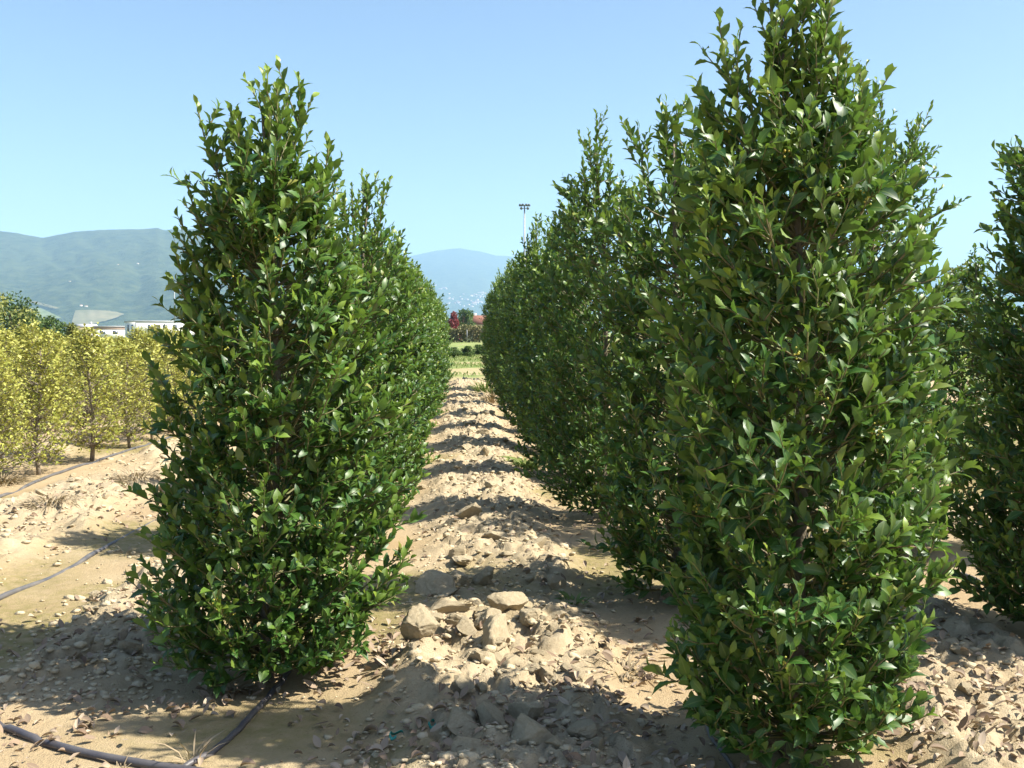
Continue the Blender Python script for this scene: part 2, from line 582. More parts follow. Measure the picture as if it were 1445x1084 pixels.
def place_leaves(name, P, D, Nn, S, var, youth, templates, rng):
    """P origins, D directions, Nn normal hints, S lengths -> one mesh"""
    D = D / (np.linalg.norm(D, axis=1)[:, None] + 1e-9)
    Nn = Nn - (Nn * D).sum(1)[:, None] * D
    Nn = Nn / (np.linalg.norm(Nn, axis=1)[:, None] + 1e-9)
    W = np.cross(D, Nn)
    pick = rng.integers(0, len(templates), len(P))
    vs, qs, at = [], [], []
    base = 0
    for k, (tv, tq, ta) in enumerate(templates):
        m = np.nonzero(pick == k)[0]
        if len(m) == 0: continue
        s = S[m][:, None, None]
        v = P[m][:, None] + s * (tv[None, :, 0:1] * W[m][:, None] + tv[None, :, 1:2] * D[m][:, None] + tv[None, :, 2:3] * Nn[m][:, None])
        M = len(tv)
        q = tq[None] + (np.arange(len(m)) * M)[:, None, None] + base
        base += len(m) * M
        vs.append(v.reshape(-1, 3)); qs.append(q.reshape(-1, 4))
        a = np.stack([np.repeat(var[m], M), np.repeat(youth[m], M), np.tile(ta, len(m))], 1)
        at.append(a)
    return mesh_np(name, np.vstack(vs), np.vstack(qs), True, {"leafvar": np.vstack(at)})


def unit(v):
    return v / (np.linalg.norm(v, axis=-1, keepdims=True) + 1e-9)


UP = np.array([0.0, 0.0, 1.0])
TOP_Z = np.array([0.0, 0.06, 0.14, 0.28, 0.42, 0.56, 0.68, 0.78, 0.86, 0.93, 1.0])
TOP_R = np.array([0.50, 0.80, 0.99, 1.04, 1.02, 0.97, 0.88, 0.72, 0.50, 0.22, 0.05])

HI = [leaf_template(9, w, f, c, 0.09, t, 1.12) for w, f, c, t in ((0.225, 0.30, 0.06, 0.0), (0.25, 0.20, 0.16, 0.15), (0.205, 0.45, -0.08, -0.15), (0.235, 0.28, 0.30, 0.1), (0.19, 0.6, 0.12, 0.3))]
MD = [leaf_template(5, w, f, c, 0.0, t, 1.12) for w, f, c, t in ((0.225, 0.30, 0.06, 0.0), (0.245, 0.2, 0.18, 0.15), (0.205, 0.45, -0.06, -0.15), (0.19, 0.6, 0.12, 0.3))]
LO = [leaf_template(3, 0.25, f, c, 0.0, 0.1) for f, c in ((0.35, 0.2), (0.3, 0.35))]


def holly_meshes(seed, H, rad, nb, templates, leaf=0.088, leaders=6, lean=(0, 0), berries=0, tops=None, bare=0.0, side=3.3, slim=0.0):
    rng = np.random.default_rng(seed)
    trunk = MB(); twigs = MB()
    zz = np.linspace(-0.05, H * 0.93, 12)
    tx = 0.025 * np.sin(zz * 2.3 + seed) + lean[0] * (np.clip(zz, 0, 9) / H) ** 1.5; ty = 0.025 * np.cos(zz * 1.9 + seed * 2) + lean[1] * (np.clip(zz, 0, 9) / H) ** 1.5
    tp = np.stack([tx, ty, zz], 1)
    tr = 0.034 * (1 - 0.82 * np.clip(zz, 0, H) / (H * 0.93)) + 0.012 * np.exp(-np.clip(zz, 0, 9) / 0.06)
    trunk.tube(tp, tr, 8)

    def trunk_at(z):
        return np.array([np.interp(z, zz, tx), np.interp(z, zz, ty), z])
    # lumpy envelope
    ph = rng.uniform(0, 6.28, 6)

    def env(z, a):
        t = np.interp(z / H, TOP_Z, TOP_R) * rad * (1 - slim * float(sstep(0.52, 0.82, np.float64(z / H))))
        return t * (1 + 0.13 * math.sin(2 * a + ph[0] + z * 1.7) + 0.10 * math.sin(3 * a + ph[1] - z * 2.9) + 0.08 * math.sin(a * 5 + ph[2] + z * 6))
    P, D, NN, S, V, Y = [], [], [], [], [], []
    BP = []

    def shoot(p0, p1, bend, t0, spacing, size, young, tipcluster=True, rw=0.0022):
        """leafy shoot along a bent line from p0 to p1, leaves from t0 on"""
        L = np.linalg.norm(p1 - p0)
        n = max(3, int(L * (1 - t0) / spacing))
        t = np.linspace(t0, 1.0, n)
        c = (p0 + p1) / 2 + bend
        pts = ((1 - t) ** 2)[:, None] * p0 + (2 * t * (1 - t))[:, None] * c + (t ** 2)[:, None] * p1
        tan = unit((2 * (1 - t))[:, None] * (c - p0) + (2 * t)[:, None] * (p1 - c))
        ref = np.where(np.abs(tan[:, 2:3]) < 0.9, UP[None], np.array([[1.0, 0, 0]]))
        a = unit(np.cross(tan, ref)); b = np.cross(tan, a)
        ang = np.arange(n) * 2.39996 + rng.uniform(0, 6.28)
        rd = np.cos(ang)[:, None] * a + np.sin(ang)[:, None] * b
        age = np.clip((t - t0) / (1 - t0 + 1e-6), 0, 1) ** 2.6
        yv = np.clip(young * (0.15 + 0.85 * age) + rng.uniform(-0.12, 0.12, n), 0, 1)
        d = unit(tan * (0.85 + 0.6 * age)[:, None] + rd * (0.95 - 0.4 * age)[:, None] + UP * 0.30 + rng.normal(0, 0.2, (n, 3)))
        nn = unit(tan * 1.0 + UP * 0.6 - rd * 0.1 + rng.normal(0, 0.3, (n, 3)))
        s = size * rng.uniform(0.58, 1.15, n) * (1 - 0.35 * age * (1 if tipcluster else 0))
        P.append(pts); D.append(d); NN.append(nn); S.append(s); V.append(np.clip(rng.normal(0.45, 0.28, n), 0, 1)); Y.append(yv)
        tt = np.linspace(0, 1, 5)
        q = ((1 - tt) ** 2)[:, None] * p0 + (2 * tt * (1 - tt))[:, None] * c + (tt ** 2)[:, None] * p1
        twigs.tube(q, np.linspace(rw * 1.5, rw * 0.7, 5), 4, False)
        return pts, tan

    # leaders that make the broken top
    tops_l = list(tops or [])
    while len(tops_l) < leaders:
        a = rng.uniform(0, 6.28); r = rng.uniform(0.06, 0.3) * rad / 0.5
        tops_l.append((r * math.cos(a), r * math.sin(a), H * rng.uniform(0.86, 0.96)))
    tops_l.append((lean[0], lean[1], H))
    for (x, y, z) in tops_l:
        e = np.array([x, y, z]); z0 = max(0.4 * H, z - rng.uniform(0.65, 0.9))
        b = trunk_at(min(z0, H * 0.85))
        bend = np.array([x - b[0], y - b[1], 0]) * 0.35
        shoot(b, e, bend, 0.25, 0.021, leaf * 1.0, 0.8, rw=0.004)
        for k in range(rng.integers(6, 10)):
            t = rng.uniform(0.22, 0.84)
            o = b * (1 - t) ** 2 + 2 * t * (1 - t) * ((b + e) / 2 + bend) + e * t * t
            a = rng.uniform(0, 6.28)
            q = o + np.array([math.cos(a), math.sin(a), 0]) * rng.uniform(0.06, 0.13) + UP * rng.uniform(0.12, 0.24)
            shoot(o, q, UP * -0.01, 0.1, 0.021, leaf * 0.95, 0.7)
    # ascending side branches
    ga = rng.uniform(0, 6.28)
    zr = np.linspace(0.04, 0.84, 60); wr = np.interp(zr, TOP_Z, TOP_R) + 0.05
    cdf = np.cumsum(wr); cdf /= cdf[-1]
    for i in range(nb):
        z = H * np.interp((i + rng.uniform()) / nb, cdf, zr) + rng.normal(0, 0.03)
        z = max(z, 0.07)
        a = ga + i * 2.39996 + rng.normal(0, 0.15)
        e = env(z, a)
        r = e * rng.choice([rng.uniform(0.86, 1.06), rng.uniform(0.5, 0.86)], p=[0.62, 0.38])
        if rng.uniform() < 0.04: r *= rng.uniform(1.06, 1.2)
        if z < bare * 1.0 and rng.uniform() < 0.6: continue
        tip = trunk_at(z) * np.array([1, 1, 0]) + np.array([r * math.cos(a), r * math.sin(a), z])
        z0 = max(0.08, z - r * rng.uniform(0.45, 1.15))
        b = trunk_at(z0)
        out = unit(np.array([math.cos(a), math.sin(a), 0.0]))
        bend = out * 0.07 - UP * rng.uniform(0.0, 0.08)
        hi = z / H
        young = np.clip(0.34 + 0.5 * hi ** 2 + rng.normal(0, 0.22), 0, 1)
        shoot(b, tip, bend, 0.45, 0.028, leaf * (1.08 - 0.1 * hi), young, rw=0.0038)
        ns = int(side + rng.uniform())
        for k in range(ns):
            t = rng.uniform(0.42, 0.93)
            o = b * (1 - t) ** 2 + 2 * t * (1 - t) * ((b + tip) / 2 + bend) + tip * t * t
            da = rng.normal(0, 0.9)
            dirn = unit(np.array([math.cos(a + da), math.sin(a + da), rng.uniform(0.1, 1.5)]))
            q = o + dirn * rng.uniform(0.09, 0.2)
            pts, tn = shoot(o, q, -UP * 0.015 + out * 0.01, 0.12, 0.020, leaf * rng.uniform(0.9, 1.1), np.clip(young + rng.normal(0, 0.15), 0, 1))
            if berries and rng.uniform() < 0.3 and r > 0.75 * e:
                BP.append(pts[len(pts) // 3])
    P = np.vstack(P); D = np.vstack(D); NN = np.vstack(NN); S = np.concatenate(S); V = np.concatenate(V); Y = np.concatenate(Y)
    keep = P[:, 2] > 0.03
    crown = place_leaves("holly_crown", P[keep], D[keep], NN[keep], S[keep], V[keep], Y[keep], templates, rng)
    tm = trunk.mesh("holly_trunk", True); wm = twigs.mesh("holly_twigs", True)
    bm_ = None
    if berries and BP:
        ico = bmesh.new(); bmesh.ops.create_icosphere(ico, subdivisions=1, radius=1.0)
        iv = np.array([v.co[:] for v in ico.verts]); iq = np.array([[l.index for l in f.verts] for f in ico.faces]); ico.free()
        vs, fs = [], []; nb_ = 0
        rng.shuffle(BP)
        for p in BP[:berries]:
            for k in range(rng.integers(4, 9)):
                c = p + rng.normal(0, 0.011, 3) + UP * 0.006
                vs.append(iv * rng.uniform(0.0035, 0.005) + c); fs.append(iq + nb_); nb_ += len(iv)
        bm_ = mesh_np("holly_berries", np.vstack(vs), np.vstack(fs), True)
    return tm, wm, crown, bm_


HOLLY = leaf_material("holly_leaf", (0.011, 0.050, 0.011), (0.050, 0.138, 0.019), (0.23, 0.32, 0.034), (0.09, 0.16, 0.036), rough=0.45, spec=0.5, trans=0.26, old=(0.30, 0.24, 0.05))
BARK = simple_mat("holly_bark", (0.20, 0.17, 0.12), (0.12, 0.10, 0.07), 0.85, 20, 0.2, 0.6, 90)
TWIG = simple_mat("green_twig", (0.13, 0.15, 0.05), (0.17, 0.13, 0.07), 0.6, 12, 0.3)
BERRY = simple_mat("unripe_berry", (0.36, 0.38, 0.06), (0.45, 0.36, 0.05), 0.4, 30, 0.5)


def holly_tree(meshes, loc, rz, label, group, sy=1.0):
    t = empty("holly_tree", (loc[0], loc[1], gz(loc[0], loc[1])), rz, label, "tree", group)
    t.scale = (1, sy, 1)
    tm, wm, cm, bm_ = meshes
    tr = link("trunk", tm, BARK, t)
    link("twigs", wm, TWIG, tr)
    link("crown", cm, HOLLY, t)
    if bm_:
        b = link("berries", bm_, BERRY, t); b["kind"] = "stuff"
    return t


ROW_L = "holly trees of the row left of the path"
ROW_R = "holly trees of the row right of the path"
ROW_E = "holly trees of the rows at the right edge"

# nearest trees, each with its own shape
holly_tree(holly_meshes(11, 2.72, 0.51, 380, HI, 0.085, 11, (0.0, 0.02), 110, side=3.8, slim=0.15,
           tops=[(-0.30, -0.02, 2.55), (-0.14, 0.05, 2.56), (0.16, -0.03, 2.64), (0.27, 0.02, 2.40), (-0.36, 0.0, 2.24), (0.08, 0.08, 2.52)]),
           (-0.87, 4.50), 0.0, "nearest holly on the left of the path, with five ragged spires", ROW_L)
holly_tree(holly_meshes(23, 2.84, 0.47, 360, HI, 0.090, 11, (-0.10, 0.0), 130, slim=0.16, side=3.8,
           tops=[(-0.33, 0.0, 2.62), (-0.22, 0.03, 2.48), (-0.04, 0.05, 2.86), (0.03, -0.05, 2.74), (0.11, 0.02, 2.58), (0.2, 0.04, 2.36), (-0.14, 0.04, 2.8), (0.07, 0.03, 2.8)]),
           (1.22, 3.48), 0.0, "tallest and nearest holly on the right of the path, its top cut by the frame", ROW_R, 0.78)
holly_tree(holly_meshes(37, 2.80, 0.50, 310, MD, 0.087, 9, (-0.04, 0.0), 50,
           tops=[(-0.26, 0.0, 2.70), (-0.1, 0.0, 2.84), (0.06, 0.0, 2.74), (0.18, 0.05, 2.78)]),
           (1.24, 5.62), 0.0, "dark holly directly behind the tallest one on the right of the path", ROW_R, 0.85)
holly_tree(holly_meshes(41, 3.32, 0.52, 300, MD, 0.082, 6, (-0.10, 0.0), 0),
           (1.18, 8.15), 0.0, "pointed dark holly, third from the camera in the row right of the path", ROW_R, 0.85)
holly_tree(holly_meshes(53, 2.66, 0.50, 300, MD, 0.080, 6, (0.18, 0.0), 40,
           tops=[(0.15, 0.0, 2.62), (0.30, 0.02, 2.58)]),
           (-0.87, 7.2), 0.0, "holly with a thin forked tip directly behind the nearest one on the left", ROW_L)
holly_tree(holly_meshes(67, 3.0, 0.58, 420, MD, 0.084, 10, (-0.05, 0.0), 0, side=3.8,
           tops=[(-0.22, 0.0, 2.5), (-0.3, 0.03, 2.3), (-0.06, 0.0, 2.66)]),
           (3.12, 4.8), 0.0, "shaded holly cut off by the right edge of the photo", ROW_E)
holly_tree(holly_meshes(71, 3.45, 0.57, 300, MD, 0.082, 7, (-0.2, 0.0), 0),
           (3.0, 7.0), 0.0, "tall sunlit holly showing behind the right shoulder of the nearest right one", ROW_E)

# shared shapes for the rest of the rows
SHARED = [holly_meshes(101 + 7 * k, 2.75 + 0.1 * k, 0.48, 250, LO, 0.086, 6, (0.03 * k, 0), 0, side=3.0) for k in range(3)]
rr = random.Random(5)
protos = []


def shared_tree(k, x, y, h, label, group):
    while len(protos) < 3: protos.append(None)
    if protos[k] is None:
        t = holly_tree(SHARED[k], (x, y), 0, label, group); protos[k] = t
    else:
        t = copy_tree(protos[k]); t["label"] = label; t["group"] = group
    t.location = (x, y, gz(x, y)); t.rotation_euler = (0, 0, rr.uniform(0, 6.28))
    s = h / (2.75 + 0.1 * k); w = rr.uniform(0.95, 1.06)
    t.scale = (w, w, s)
    return t


ordinal = {2: "third", 3: "fourth", 4: "fifth", 5: "sixth"}
for i, (y, h) in enumerate([(9.7, 2.7), (12.1, 2.6), (14.5, 2.75), (16.9, 2.7), (19.3, 2.8), (21.7, 2.7), (24.1, 2.75), (26.5, 2.65), (29.0, 2.7)]):
    n = i + 2
    lab = f"sunlit holly {ordinal[n]} from the camera in the row left of the path" if n in ordinal and n < 4 else "small far holly merged into the hedge-like end of the left row"
    shared_tree(i % 3, -0.87 + rr.uniform(-0.03, 0.03), y, h, lab, ROW_L)
for i, (y, h) in enumerate([(10.6, 3.05), (13.0, 2.95), (15.3, 3.3), (17.8, 3.0), (20.4, 3.05), (23.2, 3.2), (25.8, 3.1), (28.4, 3.3), (30.6, 3.2)]):
    n = i + 3
    lab = f"holly {ordinal[n]} from the camera in the row right of the path" if n in ordinal and n < 5 else "small far holly merged into the hedge-like end of the right row"
    if i == 2: lab = "holly with one thin spire beside the floodlight mast, right of the path"
    shared_tree((i + 1) % 3, 1.20 - 0.006 * y, y, h, lab, ROW_R)
shared_tree(2, 3.1, 9.7, 2.9, "far holly mostly hidden behind the nearest right one", ROW_E)
shared_tree(0, 3.1, 12.2, 2.7, "far holly mostly hidden behind the nearest right one", ROW_E)
shared_tree(1, 5.45, 10.4, 2.45, "small dark holly seen left of the one cut by the right edge", ROW_E)
shared_tree(2, 5.3, 12.9, 2.4, "small far holly in the gap at the right edge", ROW_E)

shared_tree(0, 5.35, 4.5, 2.8, "holly standing just outside the right edge, shading the cut-off one", ROW_E)
shared_tree(1, 5.3, 6.4, 2.8, "holly standing just outside the right edge, shading the cut-off one", ROW_E)

# ------------------------------------------------------------------ yellow variegated trees
YELLOW = leaf_material("variegated_leaf", (0.11, 0.155, 0.022), (0.32, 0.34, 0.05), (0.53, 0.51, 0.135), (0.23, 0.245, 0.055), rough=0.5, spec=0.35, trans=0.25,
                       trans_col=(0.5, 0.45, 0.08), rib=(0.20, 0.22, 0.05))
YBARK = simple_mat("grey_bark", (0.26, 0.22, 0.17), (0.17, 0.14, 0.10), 0.9, 14, 0.2, 0.5, 80)
YL = [leaf_template(2, 0.30, f, c, 0.0, t) for f, c, t in ((0.4, 0.2, 0.2), (0.2, 0.4, -0.2))]


def yellow_meshes(seed, H):
    rng = np.random.default_rng(seed)
    mb = MB(); tw = MB()
    zz = np.linspace(-0.04, H * 0.92, 8)
    tp = np.stack([0.03 * np.sin(zz * 3 + seed), 0.03 * np.cos(zz * 2.5 + seed), zz], 1)
    mb.tube(tp, np.linspace(0.026, 0.006, 8), 6)
    ph = rng.uniform(0, 6.28, 3)
    P, D, NN, S, V, Y = [], [], [], [], [], []
    for i in range(165):
        zt = H * (0.09 + 0.91 * ((i + rng.uniform()) / 165) ** 0.85)
        a = i * 2.39996 + rng.normal(0, 0.2)
        rel = zt / H
        lob = 1 + 0.22 * math.sin(2 * a + ph[0] + 3 * rel) + 0.2 * math.sin(3 * a + ph[1] - 5 * rel) + 0.14 * math.sin(9 * rel + ph[2])
        r = np.interp(rel, [0.1, 0.3, 0.5, 0.7, 0.85, 0.95, 1.0], [0.26, 0.40, 0.45, 0.37, 0.24, 0.13, 0.05]) * rng.uniform(0.5, 1.15) * lob
        tip = np.array([r * math.cos(a), r * math.sin(a), zt])
        z0 = max(0.18, zt - r * rng.uniform(0.6, 1.3))
        b = np.array([np.interp(z0, zz, tp[:, 0]), np.interp(z0, zz, tp[:, 1]), z0])
        c = (b + tip) / 2 + np.array([math.cos(a), math.sin(a), -0.5]) * 0.05
        tt = np.linspace(0, 1, 4)
        bez = lambda t: ((1 - t) ** 2)[:, None] * b + (2 * t * (1 - t))[:, None] * c + (t ** 2)[:, None] * tip
        tw.tube(bez(tt), np.linspace(0.005, 0.0018, 4), 4, False)
        nc = int(rng.integers(14, 26) * (0.6 if rel < 0.3 else 1.0))
        t = rng.uniform(0.3, 1.0, nc) ** 0.7
        pts = bez(t) + rng.normal(0, 0.035, (nc, 3))
        out = unit(np.array([math.cos(a), math.sin(a), 0.7]) + rng.normal(0, 0.7, (nc, 3)))
        P.append(pts); D.append(out); NN.append(unit(UP + rng.normal(0, 0.5, (nc, 3)))); S.append(rng.uniform(0.030, 0.060, nc))
        V.append(np.clip(rng.normal(0.5, 0.3, nc), 0, 1)); Y.append(np.clip(rng.normal(0.15 + 0.35 * rel, 0.25, nc), 0, 1))
    P = np.vstack(P)
    crown = place_leaves("variegated_crown", P, np.vstack(D), np.vstack(NN), np.concatenate(S), np.concatenate(V), np.concatenate(Y), YL, rng)
    return mb.mesh("variegated_trunk", True), tw.mesh("variegated_twigs", True), crown


YSH = [yellow_meshes(201 + k, 1.55) for k in range(6)]
yproto = [None] * 6
yr = random.Random(9)
YG = "yellow variegated young trees left of the holly row"
y_front = [(-4.95, 9.1), (-4.78, 10.3), (-4.62, 11.0), (-4.47, 12.05), (-4.5, 13.5), (-4.5, 14.4), (-4.5, 15.4), (-4.5, 16.4), (-4.5, 17.4), (-4.5, 18.4), (-4.5, 19.4)]
y_all = [(x, y, 0) for x, y in y_front]
for ri, (x, y0, y1) in enumerate(((-6.25, 10.6, 24), (-8.0, 13.6, 29), (-9.8, 17, 33), (-11.6, 21, 38))):
    y = y0
    while y < y1:
        y_all.append((x + yr.uniform(-.08, .08), y, ri + 1)); y += yr.uniform(0.9, 1.1)
front_labels = {2: "yellow variegated young tree nearest the left edge with forked bare stem", 3: "yellow variegated young tree second in front row, slim grey trunk beside the hose",
                4: "yellow variegated young tree third in front row beside the far hose end"}
for i, (x, y, ri) in enumerate(y_all):
    k = (i * 5 + ri + i // 6) % 6
    lab = front_labels.get(i, "yellow variegated young tree of the front row" if ri == 0 else "yellow variegated young tree of the crowded rows behind")
    if ri == 0 and i > 4: lab = "yellow variegated young tree of the front row half hidden behind the left holly"
    if ri == 0 and i < 2: lab = "yellow variegated young tree cut by the left edge of the photo"
    if yproto[k] is None:
        t = empty("variegated_tree", (0, 0, 0), 0, lab, "tree", YG)
        tr = link("trunk", YSH[k][0], YBARK, t); link("twigs", YSH[k][1], YBARK, tr); link("crown", YSH[k][2], YELLOW, t)
        yproto[k] = t
    else:
        t = copy_tree(yproto[k]); t["label"] = lab; t["group"] = YG
    t.location = (x, y, gz(x, y)); t.rotation_euler = (0, 0, yr.uniform(0, 6.28))
    s = (yr.uniform(0.86, 1.08) if ri < 2 else yr.uniform(0.74, 0.93))
    t.scale = (s * yr.uniform(0.95, 1.15), s * yr.uniform(0.95, 1.15), s)

# ------------------------------------------------------------------ distant trees, shrubs, hedges
def clump_meshes(seed, H, rad, n, leaf, zlo=0.15, shape='round', trunk_r=0.12):
    """tree seen from afar: trunk, limbs and leaf clusters spread through an uneven crown"""
    rng = np.random.default_rng(seed)
    mb = MB()
    zz = np.linspace(-0.1, H * 0.8, 6)
    mb.tube(np.stack([0.03 * H * np.sin(zz), 0.02 * H * np.cos(zz * 1.3), zz], 1), np.linspace(trunk_r, trunk_r * 0.25, 6), 6)
    lobes = []
    for i in range(26):
        a = rng.uniform(0, 6.28); t = rng.uniform(0, 1)
        z = H * (zlo + (1 - zlo) * t)
        w = {'round': math.sin(math.pi * (0.12 + 0.85 * t)) ** 0.7, 'cone': 1.05 - t, 'column': 0.5 + 0.5 * math.sin(math.pi * (0.1 + 0.8 * t)), 'ball': math.sqrt(max(0.05, 1 - (2 * t - 1) ** 2))}[shape]
        r = rad * w * rng.uniform(0.35, 0.95)
        c = np.array([r * math.cos(a), r * math.sin(a), z * 0.95])
        lobes.append((c, rad * rng.uniform(0.22, 0.4)))
        b = np.array([0, 0, max(0.1 * H, z - r * 0.8)])
        mb.tube([b, (b + c) / 2 - UP * 0.03 * H, c], [trunk_r * 0.35, trunk_r * 0.2, trunk_r * 0.08], 4, False)
    per = n // len(lobes)
    P = np.vstack([c + unit(rng.normal(0, 1, (per, 3))) * s * rng.uniform(0.5, 1.0, (per, 1)) for c, s in lobes])
    cen = np.repeat(np.array([c for c, s in lobes]), per, 0)
    Dd = unit(P - cen + rng.normal(0, 0.3 * rad, P.shape)); Nn = unit(UP + 0.8 * Dd + rng.normal(0, 0.4, P.shape))
    P[:, 2] = np.maximum(P[:, 2], 0.03)
    m = len(P)
    cm = place_leaves("crown", P, Dd, Nn, rng.uniform(0.7, 1.3, m) * leaf, np.clip(rng.normal(0.5, 0.3, m), 0, 1), np.clip(rng.normal(0.2, 0.2, m), 0, 1), YL, rng)
    return mb.mesh("trunk", True), cm


GREEN1 = leaf_material("far_green_leaf", (0.035, 0.075, 0.018), (0.075, 0.13, 0.03), (0.14, 0.19, 0.05), (0.09, 0.13, 0.05), 0.55, 0.3, 0.2)
GREEN2 = leaf_material("far_dark_leaf", (0.02, 0.045, 0.014), (0.045, 0.085, 0.024), (0.09, 0.13, 0.035), (0.06, 0.09, 0.03), 0.55, 0.3, 0.15)
OLIVE = leaf_material("far_olive_leaf", (0.11, 0.13, 0.035), (0.24, 0.25, 0.07), (0.32, 0.30, 0.09), (0.18, 0.18, 0.06), 0.6, 0.2, 0.2)
REDL = leaf_material("red_leaf", (0.14, 0.022, 0.025), (0.24, 0.045, 0.045), (0.30, 0.07, 0.06), (0.2, 0.05, 0.05), 0.55, 0.3, 0.15, trans_col=(0.4, 0.05, 0.03), rib=(0.25, 0.06, 0.05))
DRYL = leaf_material("dry_hedge_leaf", (0.11, 0.12, 0.045), (0.20, 0.18, 0.08), (0.26, 0.21, 0.10), (0.16, 0.14, 0.07), 0.7, 0.2, 0.15, rib=(0.2, 0.17, 0.08))


def far_tree(name, u, dist, H, rad, mat, label, shape='round', seed=1, n=3200, leaf=0.25, zlo=0.12, group=None, cat="tree", trunk_r=0.12):
    p = bearing(u, dist)
    t = empty(name, (p[0], p[1], 0), 0, label, cat, group)
    tm, cm = clump_meshes(seed, H, rad, n, leaf, zlo, shape, trunk_r)
    link("trunk", tm, YBARK, t); link("crown", cm, mat, t)
    return t


far_tree("red_tree", 640, 165, 4.7, 1.45, REDL, "conical dark red tree at the far end of the path", 'cone', 501, 2600, 0.32, 0.05)
far_tree("green_tree", 657, 172, 5.4, 2.0, GREEN1, "bright green broad tree right of the red one at the path end", 'round', 502, 3000, 0.36)
far_tree("green_tree", 626, 176, 4.6, 1.6, GREEN2, "dark green tree half hidden by the left row, left of the red one", 'round', 503, 2400, 0.36)
far_tree("broad_tree", 14, 62, 3.3, 2.1, GREEN2, "broad dark green tree behind the yellow trees at the left edge", 'round', 504, 4600, 0.2, 0.1)
far_tree("broad_tree", -22, 56, 3.6, 2.2, OLIVE, "tall olive-yellow tree cut by the left edge above the yellow rows", 'round', 505, 4600, 0.2, 0.1)
far_tree("broad_tree", 38, 80, 2.6, 2.0, GREEN2, "low dark green tree left of the small round green one", 'round', 511, 3600, 0.24, 0.1)
far_tree("round_tree", 75, 72, 2.5, 1.0, GREEN1, "small round mid green tree standing alone behind the yellow trees", 'round', 506, 2600, 0.2, 0.1)
far_tree("conical_tree", 101, 66, 1.95, 0.85, OLIVE, "small pale green pointed tree left of the low white roof", 'cone', 507, 2400, 0.16, 0.05)
far_tree("pale_tree", 1346, 46, 4.5, 0.75, OLIVE, "pale feathery upright tree far off in the right gap", 'column', 508, 3000, 0.16, 0.05)
far_tree("round_tree", 1322, 70, 3.3, 1.6, GREEN2, "dark rounded tree far off behind the tall sunlit holly at right", 'round', 509, 3000, 0.22, 0.05)

# hedge across the end of the field: one long clipped hedge
def hedge(u0, u1, dist, H, depth, mat, label, seed, leaf, n):
    rng = np.random.default_rng(seed)
    a, b = bearing(u0, dist), bearing(u1, dist)
    L = np.linalg.norm(b - a)
    t = rng.uniform(0, 1, n)
    z = H * rng.uniform(0, 1, n) ** 0.8 * (0.85 + 0.3 * vnoise(t * L * 0.7, t * 0, seed))
    P = a + (b - a) * t[:, None]; P[:, 2] = np.maximum(z, 0.05)
    side = unit(np.cross(b - a, UP))
    P += side * (rng.uniform(-0.5, 0.5, n) * depth)[:, None]
    Dd = unit(rng.normal(0, 1, (n, 3)) + UP * 0.5)
    me = place_leaves("hedge", P, Dd, unit(UP + rng.normal(0, 0.6, (n, 3))), rng.uniform(0.7, 1.3, n) * leaf, np.clip(rng.normal(.5, .3, n), 0, 1), np.clip(vnoise(t * L * 0.25, t * 0, seed + 4) * 1.2 - .3, 0, 1), YL, rng)
    return tag(link("hedge", me, mat), label, "hedge")


hedge(560, 760, 150, 2.2, 1.6, DRYL, "long dry olive hedge across the far end of the field below the red tree", 601, 0.34, 9000)
hedge(-60, 420, 90, 1.0, 1.4, GREEN2, "dark hedge line behind the yellow trees below the white building", 602, 0.3, 9000)

BALL = clump_meshes(611, 0.95, 0.52, 2600, 0.10, 0.08, 'ball', 0.03)
bproto = None
for (u, dist, s, lab) in ((660, 62, 1.0, "clipped round bush in the middle of the path's far end"), (640, 60, 0.95, "clipped round bush left, touching the left row's end"),
                          (676, 66, 1.05, "clipped round bush right, touching the right row's end"), (618, 62, 1.0, "clipped round bush hidden behind the left row"),
                          (694, 62, 1.0, "clipped round bush hidden behind the right row")):
    if u in (618, 694): continue
    p = bearing(u, dist)
    if bproto is None:
        t = empty("round_bush", p, 0, lab, "bush", "clipped round bushes beyond the path")
        link("trunk", BALL[0], YBARK, t); link("crown", BALL[1], GREEN1, t); bproto = t
    else:
        t = copy_tree(bproto); t["label"] = lab
    t.location = p; t.scale = (s * 0.95, s * 0.95, s * 0.66); t.rotation_euler = (0, 0, u * 1.0)

# ------------------------------------------------------------------ buildings and masts
WHITE = simple_mat("white_render", (0.80, 0.79, 0.77), (0.74, 0.73, 0.71), 0.85, 0.6, 0.2)
GREYW = simple_mat("grey_roof_edge", (0.45, 0.45, 0.46), (0.38, 0.38, 0.4), 0.8, 0.6)
GLASS = simple_mat("window_glass", (0.07, 0.09, 0.12), (0.05, 0.06, 0.08), 0.15, 0.5, 0.6)
TILE = simple_mat("roof_tile", (0.30, 0.14, 0.10), (0.23, 0.10, 0.07), 0.9, 1.5)
PINK = simple_mat("pink_render", (0.40, 0.29, 0.25), (0.34, 0.24, 0.20), 0.9, 0.6)
OCHRE = simple_mat("ochre_render", (0.42, 0.35, 0.23), (0.36, 0.29, 0.18), 0.9, 0.6)
STEEL = simple_mat("galvanised_steel", (0.26, 0.27, 0.28), (0.21, 0.22, 0.23), 0.5, 3.0, 0.5, metal=0.4)


def part_box(name, parent, mat, c, s):
    mb = MB(); mb.box(c, s)
    return link(name, mb.mesh(name), mat, parent)


def face_rz(p):
    return math.atan2(-p[0], p[1])        # local -y looks back at the camera


